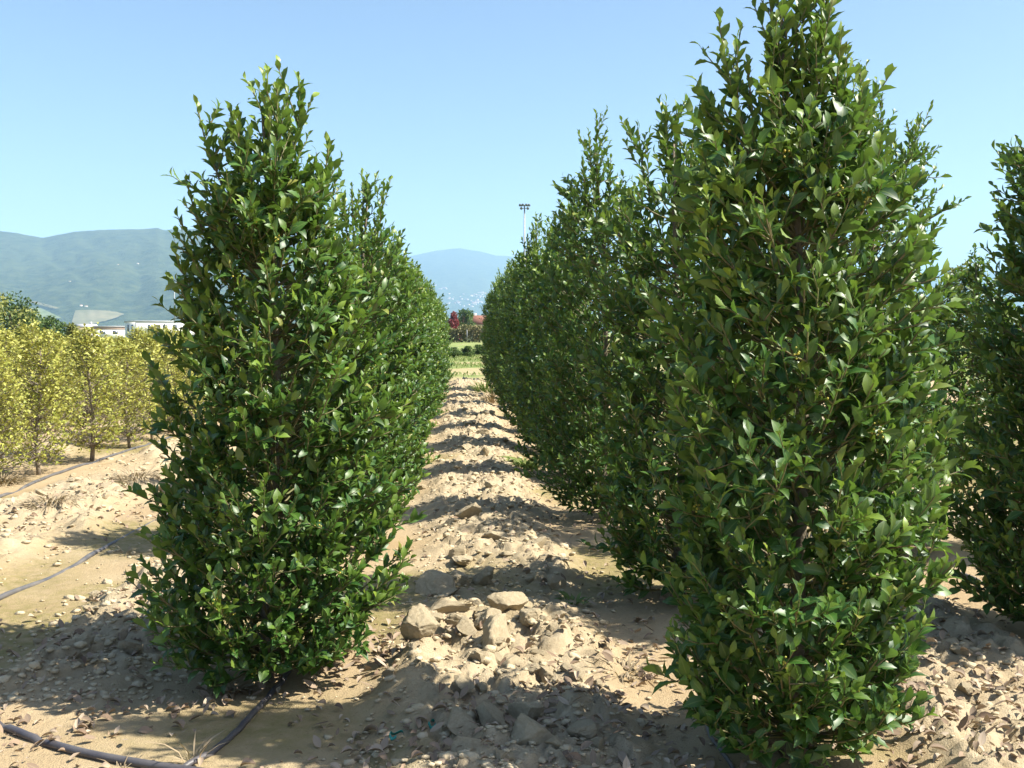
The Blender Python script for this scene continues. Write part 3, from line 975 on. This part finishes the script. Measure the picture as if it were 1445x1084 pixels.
# white flat-roofed block, front to the viewer, left flank in shade
p = bearing(232, 250)
wb = empty("white_building", (p[0], p[1], 0), face_rz(p) + R(18), "white flat-roofed building with small dark windows left of the nearest left holly", "building")
part_box("wall", wb, WHITE, (0, 0, 1.95), (15.6, 9, 3.9))
part_box("roof", wb, GREYW, (0, 0, 4.06), (15.9, 9.3, 0.32))
for k, (x, w, h, z) in enumerate(((-4.7, 0.9, 1.0, 2.75), (-3.0, 1.3, 1.9, 2.35), (-1.2, 0.9, 1.0, 2.75), (1.0, 0.9, 1.0, 2.75), (4.0, 0.9, 1.0, 2.75))):
    f = part_box("window", wb, GREYW, (x, -4.52, z), (w + 0.16, 0.10, h + 0.16)); part_box("pane", f, GLASS, (x, -4.58, z), (w, 0.06, h))
for y in (-1.5, 1.8):
    f = part_box("window", wb, GREYW, (-7.82, y, 2.5), (0.10, 1.3, 1.6)); part_box("pane", f, GLASS, (-7.88, y, 2.5), (0.06, 1.1, 1.4))

p = bearing(156, 270)
pb = empty("pink_building", (p[0], p[1], 0), face_rz(p) + R(4), "low building with a pink upper band left of the white one", "building")
part_box("wall", pb, WHITE, (0, 0, 1.1), (7.4, 6, 2.2))
part_box("upper_wall", pb, PINK, (0, 0, 2.55), (7.5, 6.1, 0.7))
part_box("roof", pb, GREYW, (0, 0, 3.0), (7.8, 6.4, 0.2))
for x in (-2.0, 0.9): part_box("window", pb, GLASS, (x, -3.02, 1.5), (1.2, 0.06, 0.8))

p = bearing(122, 300)
oh = empty("ochre_house", (p[0], p[1], 0), face_rz(p) + R(15), "small ochre house with a grey roof below the tan hillside field", "house")
part_box("wall", oh, OCHRE, (0, 0, 1.5), (5, 5, 3.0))
mb = MB(); mb.gable((0, 0, 3.0), (5, 5), 0.8, 0.15); rf = link("roof", mb.mesh("roof"), GREYW, oh)
part_box("chimney", rf, GREYW, (1.4, 0.6, 4.0), (0.5, 0.5, 0.9))
for x in (-1.2, 1.2): part_box("window", oh, GLASS, (x, -2.52, 1.9), (0.8, 0.05, 1.0))

p = bearing(118, 140)
sh = empty("white_shed", (p[0], p[1], 0), face_rz(p) + R(-6), "low white shed with a shallow roof peeping over the yellow trees", "shed")
part_box("wall", sh, WHITE, (0, 0, 0.45), (3.2, 4, 0.9))
mb = MB(); mb.gable((0, 0, 0.9), (3.2, 4), 0.5, 0.15); link("roof", mb.mesh("roof"), WHITE, sh)

p = bearing(684, 205)
rh = empty("red_roofed_house", (p[0], p[1], 0), face_rz(p) + R(18), "house with a red tiled roof half hidden by the right row at the path end", "house")
part_box("wall", rh, WHITE, (0, 0, 1.55), (9, 7, 3.1))
mb = MB(); mb.gable((0, 0, 3.1), (9, 7), 1.9, 0.5); rf = link("roof", mb.mesh("roof"), TILE, rh)
part_box("chimney", rf, GREYW, (-2.0, 0.6, 4.9), (0.7, 0.7, 1.1))
for x in (-2.8, 0, 2.8): part_box("window", rh, GLASS, (x, -3.52, 1.7), (1.0, 0.05, 1.2))

# floodlight mast
p = bearing(740, 205)
fm = empty("floodlight_mast", (p[0], p[1], 0), 0, "tall grey floodlight mast rising behind the right row", "mast")
mb = MB(); mb.tube([(0, 0, 0), (0, 0, 14), (0, 0, 27.6)], [0.27, 0.2, 0.13], 10); link("pole", mb.mesh("pole", True), STEEL, fm)
mb = MB(); mb.box((0, 0, 27.5), (1.9, 0.14, 0.14)); mb.box((0, 0, 26.9), (1.5, 0.12, 0.12)); mb.box((-0.6, 0, 27.2), (0.1, 0.1, 0.6)); mb.box((0.6, 0, 27.2), (0.1, 0.1, 0.6))
link("crossarm", mb.mesh("crossarm"), STEEL, fm)
LAMP = simple_mat("lamp_housing", (0.16, 0.17, 0.18), (0.11, 0.12, 0.13), 0.5, 3)
for x, z in ((-0.85, 27.75), (-0.3, 27.8), (0.3, 27.8), (0.85, 27.75), (-0.6, 27.1), (0.6, 27.1)):
    mb = MB(); mb.tube([(x, 0.05, z), (x + 0.08 * (1 if x > 0 else -1), -0.45, z - 0.28)], [0.12, 0.30], 8)
    link("lamp", mb.mesh("lamp", True), LAMP, fm)

p = bearing(247, 230)
tp_ = empty("thin_pole", (p[0], p[1], 0), 0, "thin pale pole above the white building beside the left holly", "pole")
mb = MB(); mb.tube([(0, 0, 0), (0, 0, 12.4)], [0.13, 0.07], 8); link("shaft", mb.mesh("shaft", True), STEEL, tp_)
mb = MB(); mb.box((0.25, 0, 12.35), (0.6, 0.12, 0.1)); link("bracket", mb.mesh("bracket"), STEEL, tp_)
p = bearing(659, 148)
sp_ = empty("fence_post", (p[0], p[1], 0), 0, "single pale post in front of the far dry hedge", "post")
mb = MB(); mb.tube([(0, 0, 0), (0, 0, 1.9)], [0.06, 0.05], 8); link("shaft", mb.mesh("shaft", True), STEEL, sp_)

# village on the mountain slope and a few farms on the near hills
vr = random.Random(44)
VW = simple_mat("village_wall", (0.62, 0.55, 0.47), (0.52, 0.43, 0.36), 0.9, 0.1)
mb = MB(); mb.box((0, 0, 4), (13, 10, 8)); vw_me = mb.mesh("village_wall"); vw_me.materials.append(VW)
mb = MB(); mb.gable((0, 0, 8), (13, 10), 3, 0.5); vr_me = mb.mesh("village_roof"); vr_me.materials.append(TILE)


def village(u, v, hill, s, label, group):
    q = hill.at(u, v)
    t = empty("village_house", (q[0], q[1], q[2]), vr.uniform(0, 3.1), label, "house", group)
    link("wall", vw_me, None, t); link("roof", vr_me, None, t)
    t.scale = (s * vr.uniform(0.7, 1.3), s * vr.uniform(0.7, 1.1), s * vr.uniform(0.6, 1.0))


for (u0, v0, su, sv, n) in ((628, 408, 7, 2, 7), (672, 417, 9, 2, 13), (640, 426, 14, 3, 15), (672, 428, 10, 4, 20), (652, 421, 12, 3, 7)):
    for k in range(n):
        village(vr.gauss(u0, su), vr.gauss(v0, sv), far_hill, 1.25, "tiny pale house of the village on the far mountain slope", "village houses on the far mountain")
for (u, v) in ((47, 428), (117, 433), (124, 434), (170, 375), (198, 374), (102, 399)):
    village(u, v, near_hill, 0.55, "tiny lone farmhouse on the wooded left hillside", "farmhouses on the left hillside")

# ------------------------------------------------------------------ hoses
def smooth_path(pts, n=60, sink=None, wob=0.0, seed=0, r=0.01):
    pts = np.array(pts, float)
    t = np.concatenate([[0], np.cumsum(np.linalg.norm(np.diff(pts, axis=0), axis=1))]); t /= t[-1]
    tt = np.linspace(0, 1, n)
    # Catmull-Rom like smoothing by repeated averaging of the linear interpolation
    xy = np.stack([np.interp(tt, t, pts[:, k]) for k in range(2)], 1)
    for _ in range(int(n / 6)):
        xy[1:-1] = 0.25 * xy[:-2] + 0.5 * xy[1:-1] + 0.25 * xy[2:]
    if wob:
        xy[:, 0] += wob * (fbm(tt * 9, tt * 0 + seed, seed, 3) - 0.5)
    z = ground_z(xy[:, 0], xy[:, 1])
    zs = z.copy()
    for _ in range(6): zs[1:-1] = (zs[:-2] + zs[1:-1] + zs[2:]) / 3
    sink = (1.5 if r > 0.013 else 0.5) * sstep(0.52, 0.7, fbm(tt * 14, tt * 0 + r * 1000, seed + 50, 3))
    z = np.maximum(zs, z - r * 0.6) + r * (0.75 - sink)
    return np.column_stack([xy, z])


HOSE = simple_mat("black_hose", (0.055, 0.052, 0.062), (0.10, 0.092, 0.09), 0.45, 9, 0.4, 0.2, 60)
GREYHOSE = simple_mat("dusty_grey_hose", (0.06, 0.064, 0.075), (0.13, 0.12, 0.11), 0.55, 9, 0.4, 0.2, 60)


def hose(pts, r, mat, label, n=80, wob=0.0, seed=0):
    mb = MB(); mb.tube(smooth_path(pts, n, wob=wob, seed=seed, r=r), r, 10)
    return tag(link("irrigation_hose", mb.mesh("irrigation_hose", True), mat), label, "hose", "irrigation hoses on the soil")


hose([(-2.7, 4.75), (-2.15, 4.2), (-1.87, 3.97), (-1.69, 3.82), (-1.46, 3.67), (-1.21, 3.55), (-0.98, 3.47), (-0.5, 3.32), (0.2, 3.05)], 0.016, HOSE,
     "thick black irrigation hose curving across the bottom left corner")
hose([(-2.75, 4.6), (-2.68, 5.79), (-2.62, 6.21), (-2.57, 6.66), (-2.6, 7.28), (-2.58, 8.08), (-2.5, 9.5), (-2.45, 13), (-2.45, 20)], 0.0165, GREYHOSE,
     "grey irrigation hose lying across the bare smooth soil left of the holly row", 160, 0.05, 4)
hose([(-4.3, 7.5), (-4.36, 9.47), (-4.46, 10.7), (-4.40, 11.84), (-4.37, 13.24), (-4.3, 14.6), (-4.3, 19)], 0.0165, GREYHOSE,
     "grey irrigation hose running along the foot of the yellow trees", 160, 0.05, 6)
hose([(-0.80, 4.5), (-0.82, 4.35), (-0.84, 4.14), (-0.88, 3.84), (-0.93, 3.6), (-1.0, 3.5), (-1.06, 3.44)], 0.0125, HOSE,
     "thin dark drip pipe running from the nearest left holly to the thick hose", 60, 0.03, 7)
hose([(2.95, 7.1), (3.02, 6.75), (3.07, 6.5), (3.14, 6.12), (3.19, 5.8), (3.2, 5.2)], 0.014, GREYHOSE,
     "grey irrigation hose crossing the washed-out hollow at right", 60)
hose([(1.02, 4.2), (0.98, 3.9), (0.93, 3.7), (0.95, 3.4), (0.9, 3.1)], 0.008, GREYHOSE, "thin grey drip pipe at the foot of the nearest right holly", 40)

# ------------------------------------------------------------------ soil clods
CLOD = simple_mat("dry_clod", (0.50, 0.42, 0.283), (0.42, 0.34, 0.218), 0.95, 9, 0.1, 0.9, 70)


def clod_mesh(seed, sub=3):
    rng = np.random.default_rng(seed)
    bm = bmesh.new(); bmesh.ops.create_icosphere(bm, subdivisions=sub, radius=1.0)
    v = np.array([x.co[:] for x in bm.verts]); f = np.array([[l.index for l in p.verts] for p in bm.faces]); bm.free()
    def n3(p, k, sd, o=3):
        a, b, c = p[:, 0] * k + 50, p[:, 1] * k + 50, p[:, 2] * k + 50
        return (fbm(a + 0.37 * c, b - 0.2 * c, sd, o) + fbm(b + 31, c + 0.3 * a, sd + 3, o) + fbm(c + 77, a - 0.3 * b, sd + 6, o)) / 3 - 0.5
    v = v * (1 + 0.7 * n3(v, 0.9, seed, 2))[:, None]
    for k in range(13):
        n = unit(rng.normal(0, 1, 3)); h = rng.uniform(0.34, 0.72)
        d = v @ n
        v = v - np.clip(d - h, 0, None)[:, None] * n * 0.93
    if sub > 2:
        v = v * (1 + 0.42 * n3(v, 2.6, seed + 20, 3) + 0.34 * n3(v, 7.0, seed + 40, 4))[:, None]
    v[:, 2] *= 0.85
    return v, f


CL = []
for k in range(9):
    v, f = clod_mesh(700 + k, 5)
    me = mesh_np("soil_clod", v, f, False); me.materials.append(CLOD); CL.append(me)
cr = random.Random(3)
CG = "dry soil clods"


def clod(x, y, r, label, k=None, sz=(1, 1, 1), rz=None, lift=0.22):
    k = cr.randrange(9) if k is None else k
    o = link("soil_clod", CL[k])
    o.scale = (r * sz[0], r * sz[1], r * sz[2])
    o.rotation_euler = (cr.uniform(-0.3, 0.3), cr.uniform(-0.3, 0.3), cr.uniform(0, 6.28) if rz is None else rz)
    o.location = (x, y, gz(x, y) + r * sz[2] * lift)
    return tag(o, label, "clod", CG)


clod(-0.10, 5.12, 0.12, "long blocky clod at the back left of the path's big clod pile", 0, (1.35, .8, .8), 0.1)
clod(-0.03, 4.86, 0.08, "blocky clod with a shaded front face at the left of the big pile", 1, (1.1, .8, .9), 0.2)
clod(0.21, 5.13, 0.115, "tall pale clod at the back right of the big pile", 2, (1.1, .8, .95), 0.6)
clod(0.34, 4.88, 0.085, "rounded pale clod at the right of the big pile", 3, (1.3, .9, .8))
clod(0.45, 4.9, 0.055, "small rounded clod at the far right of the big pile", 4, (1.2, .9, .8))
clod(0.14, 4.54, 0.13, "large pyramid-shaped clod in the middle of the path", 5, (1.1, .9, 1.0))
clod(0.12, 4.84, 0.09, "clod wedged behind the pyramid-shaped one", 6)
clod(0.20, 4.22, 0.10, "pale lumpy clod in front of the pyramid-shaped one", 7, (1.2, .9, .9))
clod(0.35, 4.15, 0.085, "bright smooth clod at the right front of the sunlit pile", 8, (1.1, .9, .9))
clod(0.05, 4.25, 0.075, "dark-sided clod left of the lumpy pale one", 0, (1, .9, .9))
clod(0.0, 4.72, 0.07, "low clod at the front edge of the big pile", 2)
clod(0.02, 7.82, 0.135, "single pale upright clod farther up the path", 4, (1.1, .8, .9))
clod(0.26, 7.1, 0.12, "single pale low clod right of the middle up the path", 1, (1.3, .9, .7))
clod(-0.19, 4.5, 0.12, "pale pointed mound of soil left of the clod pile", 3, (.9, .9, 1.0))
clod(-0.01, 6.5, 0.17, "flat pale slab of dry soil lying in the path", 8, (1.0, 1.25, .28), 0.0)
clod(0.24, 3.74, 0.10, "brownish clod in shade at the bottom of the path", 5, (1.2, .8, .8))
clod(0.24, 3.5, 0.12, "large clod in shade cut by the bottom of the photo", 7, (1.2, .9, .8))
clod(-0.02, 3.63, 0.085, "grey shaded clod at the bottom left of the path", 2)
clod(0.10, 3.68, 0.085, "upright grey shaded clod in the bottom middle of the path", 4)
clod(0.02, 3.42, 0.09, "shaded clod by the bottom edge left of the largest one", 0)
clod(-0.15, 5.82, 0.14, "flat shaded clod left in the shadow band of the path", 6, (1.3, 1, .6))
clod(0.12, 5.97, 0.10, "upright shaded clod right in the shadow band of the path", 1)
clod(-0.02, 5.95, 0.08, "small shaded clod in the middle of the shadow band", 3)
for k in range(34):
    a = cr.uniform(0, 6.28); q = abs(cr.gauss(0, 1))
    clod(0.14 + 0.24 * q * math.cos(a), 4.62 + 0.36 * q * math.sin(a), cr.uniform(0.025, 0.06), "small broken clod lying round the big sunlit clod pile", None, (cr.uniform(.9, 1.5), cr.uniform(.7, 1.0), cr.uniform(.5, .9)))
# the many smaller ones
spots = 0; tries = 0
while spots < 235 and tries < 20000:
    tries += 1
    z = cr.random()
    if z < 0.52:
        y = 3.3 + 22 * cr.random() ** 2.0; x = PATH_X(y) + cr.gauss(0, 0.26); lab = "small dry clod in the rough middle of the path"
    elif z < 0.72:
        y = 4.5 + 6 * cr.random() ** 1.5; x = -1.75 + cr.gauss(0, 0.22); lab = "small dry clod in the rough strip beside the left row"
    elif z < 0.9:
        y = 6.5 + 9 * cr.random() ** 1.4; x = -3.5 + cr.gauss(0, 0.34); lab = "small dry clod in the rough strip before the yellow trees"
    else:
        y = 3.8 + 5 * cr.random(); x = 2.1 + cr.gauss(0, 0.25); lab = "small dry clod in the rough strip right of the right row"
    r = min(0.09, 0.022 + cr.expovariate(40))
    if y > 9: r *= 1.5
    clod(x, y, r, lab, None, (cr.uniform(.9, 1.4), cr.uniform(.7, 1.0), cr.uniform(.55, .95)))
    spots += 1

# crumbs: uncountable
def scatter_crumbs():
    rng = np.random.default_rng(77)
    vs, fs = [], []; n = 0
    base = [clod_mesh(760 + k, 1) for k in range(6)]
    for i in range(9000):
        if i < 4600:
            y = 3.1 + 20 * rng.uniform() ** 2.1; x = PATH_X(y) + rng.normal(0, 0.34)
        elif i < 6800:
            y = 4.2 + 8 * rng.uniform() ** 1.6; x = -1.75 + rng.normal(0, 0.3)
        elif i < 8000:
            y = 6 + 9 * rng.uniform() ** 1.4; x = -3.5 + rng.normal(0, 0.42)
        else:
            y = 3.2 + 5 * rng.uniform(); x = 2.1 + rng.normal(0, 0.35)
        r = min(0.035, 0.005 + rng.exponential(0.007)) * (1 + 0.05 * y)
        v, f = base[i % 6]
        a = rng.uniform(0, 6.28); c, s = math.cos(a), math.sin(a)
        w = np.stack([v[:, 0] * c - v[:, 1] * s, v[:, 0] * s + v[:, 1] * c, v[:, 2] * 0.8], 1) * r * np.array([1.2, 1.0, 0.9])
        vs.append(w + np.array([x, y, 0])); fs.append(f + n); n += len(v)
    V = np.vstack(vs)
    k = len(base[0][0])
    C = V.reshape(-1, k, 3).mean(1)
    V[:, 2] += np.repeat(ground_z(C[:, 0], C[:, 1]) + 0.004, k)
    return mesh_np("soil_crumbs", V, np.vstack(fs), False)


tag(link("soil_crumbs", scatter_crumbs(), CLOD), "loose crumbs of dry soil scattered over the rough strips", "soil crumbs", None, "stuff")

# fallen leaves: uncountable
LITTER = leaf_material("dead_leaf", (0.13, 0.085, 0.055), (0.28, 0.20, 0.135), (0.42, 0.34, 0.25), (0.30, 0.23, 0.16), 0.7, 0.25, 0.08, trans_col=(0.3, 0.2, 0.1), rib=(0.3, 0.22, 0.14))
DL = [leaf_template(4, 0.24, f, c, 0.0, t) for f, c, t in ((0.9, -0.3, 0.5), (0.5, 0.5, -0.6), (1.2, 0.1, 0.2), (0.2, -0.5, 0.0))]


def scatter_litter():
    rng = np.random.default_rng(88)
    xs, ys = [], []

    def add(x, y): xs.append(x); ys.append(y)
    for i in range(420):
        y = 3.2 + 16 * rng.uniform() ** 2.0; add(PATH_X(y) + rng.normal(0, 0.42), y)
    for (cx, cy_, s, n) in ((-0.5, 4.75, 0.26, 260), (-0.75, 4.25, 0.3, 60), (0.75, 4.6, 0.3, 130), (0.55, 3.7, 0.28, 220), (1.95, 3.7, 0.38, 520), (2.1, 4.7, 0.4, 350),
                            (-1.55, 3.85, 0.28, 150), (-1.75, 5.2, 0.4, 200), (2.75, 8.5, 0.5, 250), (-3.4, 8.6, 0.7, 260), (-0.15, 3.6, 0.28, 160), (-1.95, 4.35, 0.35, 110)):
        for i in range(n): add(cx + rng.normal(0, s), cy_ + rng.normal(0, s))
    for k in range(5):
        for i in range(120): add(1.15 + rng.normal(0, 0.4), 5.6 + 2.5 * k + rng.normal(0, 0.5))
    x = np.array(xs); y = np.array(ys); n = len(x)
    P = np.column_stack([x, y, ground_z(x, y) + rng.uniform(0.004, 0.02, n)])
    a = rng.uniform(0, 6.28, n)
    Dd = np.column_stack([np.cos(a), np.sin(a), rng.normal(0, 0.22, n)])
    Nn = np.column_stack([rng.normal(0, 0.3, n), rng.normal(0, 0.3, n), np.ones(n)])
    return place_leaves("fallen_leaves", P, Dd, Nn, rng.uniform(0.02, 0.065, n), np.clip(rng.normal(.5, .32, n), 0, 1), np.clip(rng.normal(.3, .35, n), 0, 1), DL, rng)


tag(link("fallen_leaves", scatter_litter(), LITTER), "curled dead brown leaves littering the soil", "fallen leaves", None, "stuff")

# ------------------------------------------------------------------ weeds, grass, scraps
GRASS = leaf_material("grass_blade", (0.08, 0.13, 0.025), (0.15, 0.20, 0.05), (0.26, 0.25, 0.09), (0.12, 0.16, 0.05), 0.6, 0.25, 0.25)
DRYW = leaf_material("dry_weed_blade", (0.19, 0.14, 0.085), (0.33, 0.26, 0.17), (0.38, 0.31, 0.20), (0.3, 0.2, 0.12), 0.8, 0.2, 0.1, rib=(0.3, 0.2, 0.12))
BL = [leaf_template(3, 0.035, 0.2, c, 0, t) for c, t in ((0.5, 0.0), (0.25, 0.2), (0.8, -0.1))]
WL = [leaf_template(3, 0.13, 0.2, c, 0, t) for c, t in ((0.5, 0.0), (0.25, 0.2))]


def tuft(name, x, y, rad, n, length, mat, templates, label, cat, spread=0.7, seed=1, group=None):
    rng = np.random.default_rng(seed)
    a = rng.uniform(0, 6.28, n); r = rad * rng.uniform(0, 1, n) ** 0.7 * 0.6
    px, py = r * np.cos(a), r * np.sin(a)
    z0 = gz(x, y)
    pz = ground_z(x + px, y + py) - z0 - 0.005
    P = np.column_stack([px, py, pz])
    Dd = np.column_stack([np.cos(a) * spread + rng.normal(0, .2, n), np.sin(a) * spread + rng.normal(0, .2, n), rng.uniform(0.4, 1.2, n)])
    Nn = np.column_stack([-np.cos(a), -np.sin(a), np.full(n, 0.8)])
    me = place_leaves(name, P, Dd, Nn, length * rng.uniform(0.5, 1.2, n), rng.uniform(0, 1, n), rng.uniform(0, 0.6, n), templates, rng)
    o = link(name, me, mat); o.location = (x, y, z0)
    return tag(o, label, cat, group)


tuft("weed_tuft", 0.70, 11.3, 0.3, 120, 0.16, GRASS, WL, "green leafy weed tuft at the foot of the right row halfway up the path", "weed", 0.9, 1)
tuft("weed_tuft", 0.62, 5.5, 0.12, 26, 0.09, GRASS, WL, "small green weed sprout at the edge of the right row's shadow", "weed", 0.9, 2)
tuft("grass_tuft", 0.60, 21.5, 0.3, 90, 0.32, DRYW, BL, "tall straw-coloured grass tuft far up the right row", "grass tuft", 0.4, 3)
tuft("grass_tuft", 0.50, 24.5, 0.4, 160, 0.35, GRASS, BL, "greenish grass tuft farthest up the right row", "grass tuft", 0.4, 4)
tuft("dry_weed", -2.38, 7.05, 0.10, 34, 0.09, DRYW, BL, "small dry brown weed beside the grey hose on the bare soil", "weed", 0.9, 5)
tuft("dry_weed", -3.55, 8.6, 0.35, 220, 0.14, DRYW, BL, "reddish dry weed patch in the rough strip, the nearer one", "weed", 1.0, 6)
tuft("dry_weed", -3.35, 10.2, 0.35, 220, 0.14, DRYW, BL, "reddish dry weed patch in the rough strip, the farther one", "weed", 1.0, 7)
tuft("dry_weed", -4.75, 10.4, 0.35, 260, 0.16, DRYW, BL, "brown dry weed patch below the leftmost yellow tree", "weed", 1.0, 8)
tuft("dry_weed", -1.02, 4.28, 0.1, 50, 0.09, DRYW, WL, "reddish dead seedling before the nearest left holly", "weed", 1.0, 9)
tuft("dry_weed", -1.22, 3.5, 0.10, 30, 0.08, DRYW, BL, "dry straw weed leaning on the thick black hose", "weed", 0.8, 10)
tuft("dry_weed", -0.98, 3.55, 0.06, 14, 0.13, DRYW, BL, "few upright dry stalks where the thin pipe meets the thick hose", "weed", 0.4, 11)
tuft("dry_weed", 0.72, 4.35, 0.14, 60, 0.12, DRYW, BL, "dry tangled weed on the sunlit soil left of the nearest right holly", "weed", 1.2, 12)

# short grass where the bare soil ends
def end_grass():
    rng = np.random.default_rng(99)
    n = 9000
    y = 30.5 + 34 * rng.uniform(0, 1, n) ** 1.2; x = rng.uniform(-6, 5, n)
    m = fbm(x * 0.45, y * 0.2, 62, 3) > 0.47
    x, y = x[m], y[m]; n = len(x)
    a = rng.uniform(0, 6.28, n)
    P = np.column_stack([x, y, ground_z(x, y)])
    Dd = np.column_stack([np.cos(a) * .5, np.sin(a) * .5, np.ones(n)])
    return place_leaves("grass", P, Dd, np.column_stack([-np.cos(a), -np.sin(a), np.full(n, .8)]), rng.uniform(.1, .25, n), rng.uniform(0, 1, n), rng.uniform(0, .8, n), [leaf_template(2, 0.12, .2, .4)], rng)


tag(link("grass", end_grass(), GRASS), "patchy short grass beyond the end of the path", "grass", None, "stuff")

# teal plastic scraps in the shade
TEAL = simple_mat("teal_plastic", (0.02, 0.26, 0.20), (0.02, 0.20, 0.16), 0.4, 10, 0.5)
for (x, y, s, rz, lab) in ((-0.26, 3.62, 0.035, 0.4, "crumpled teal plastic scrap in the shade at the bottom of the path"), (-0.13, 3.71, 0.03, 1.2, "thin curled teal plastic strip beside the crumpled scrap")):
    pts = [(math.cos(t) * s * (1 - 0.1 * t), math.sin(t) * s * 0.6, 0.012 + 0.008 * math.sin(3 * t)) for t in np.linspace(0, 4.5, 18)]
    v = []; q = []
    for k, (a, b, c) in enumerate(pts):
        v += [(a, b, c), (a * 0.85, b * 0.8, c + 0.012), (a * 0.83, b * 0.78, c + 0.011), (a * 0.98, b * 0.98, c - 0.001)]
        if k:
            o_ = (k - 1) * 4
            for j in range(4): q.append((o_ + j, o_ + (j + 1) % 4, o_ + 4 + (j + 1) % 4, o_ + 4 + j))
    o = link("plastic_scrap", mesh_np("plastic_scrap", v, q, True), TEAL); o.location = (x, y, gz(x, y) + 0.01); o.rotation_euler = (0.2, 0.1, rz)
    tag(o, lab, "plastic scrap")

# ------------------------------------------------------------------ the air
m, nt, nd, lk = new_mat("haze_air")
pv = nd.new("ShaderNodeVolumePrincipled")
pv.inputs["Color"].default_value = (0.45, 0.70, 1.0, 1.0)
pv.inputs["Density"].default_value = HAZE_DENSITY
pv.inputs["Anisotropy"].default_value = 0.0
out = nd.new("ShaderNodeOutputMaterial"); lk.new(pv.outputs[0], out.inputs["Volume"])
mb = MB(); mb.box((0, 6000, 417), (25000, 13600, 840))
hz = link("haze", mb.mesh("haze"), m)
tag(hz, "thin blue summer haze over the plain and hills", "haze", None, "stuff")
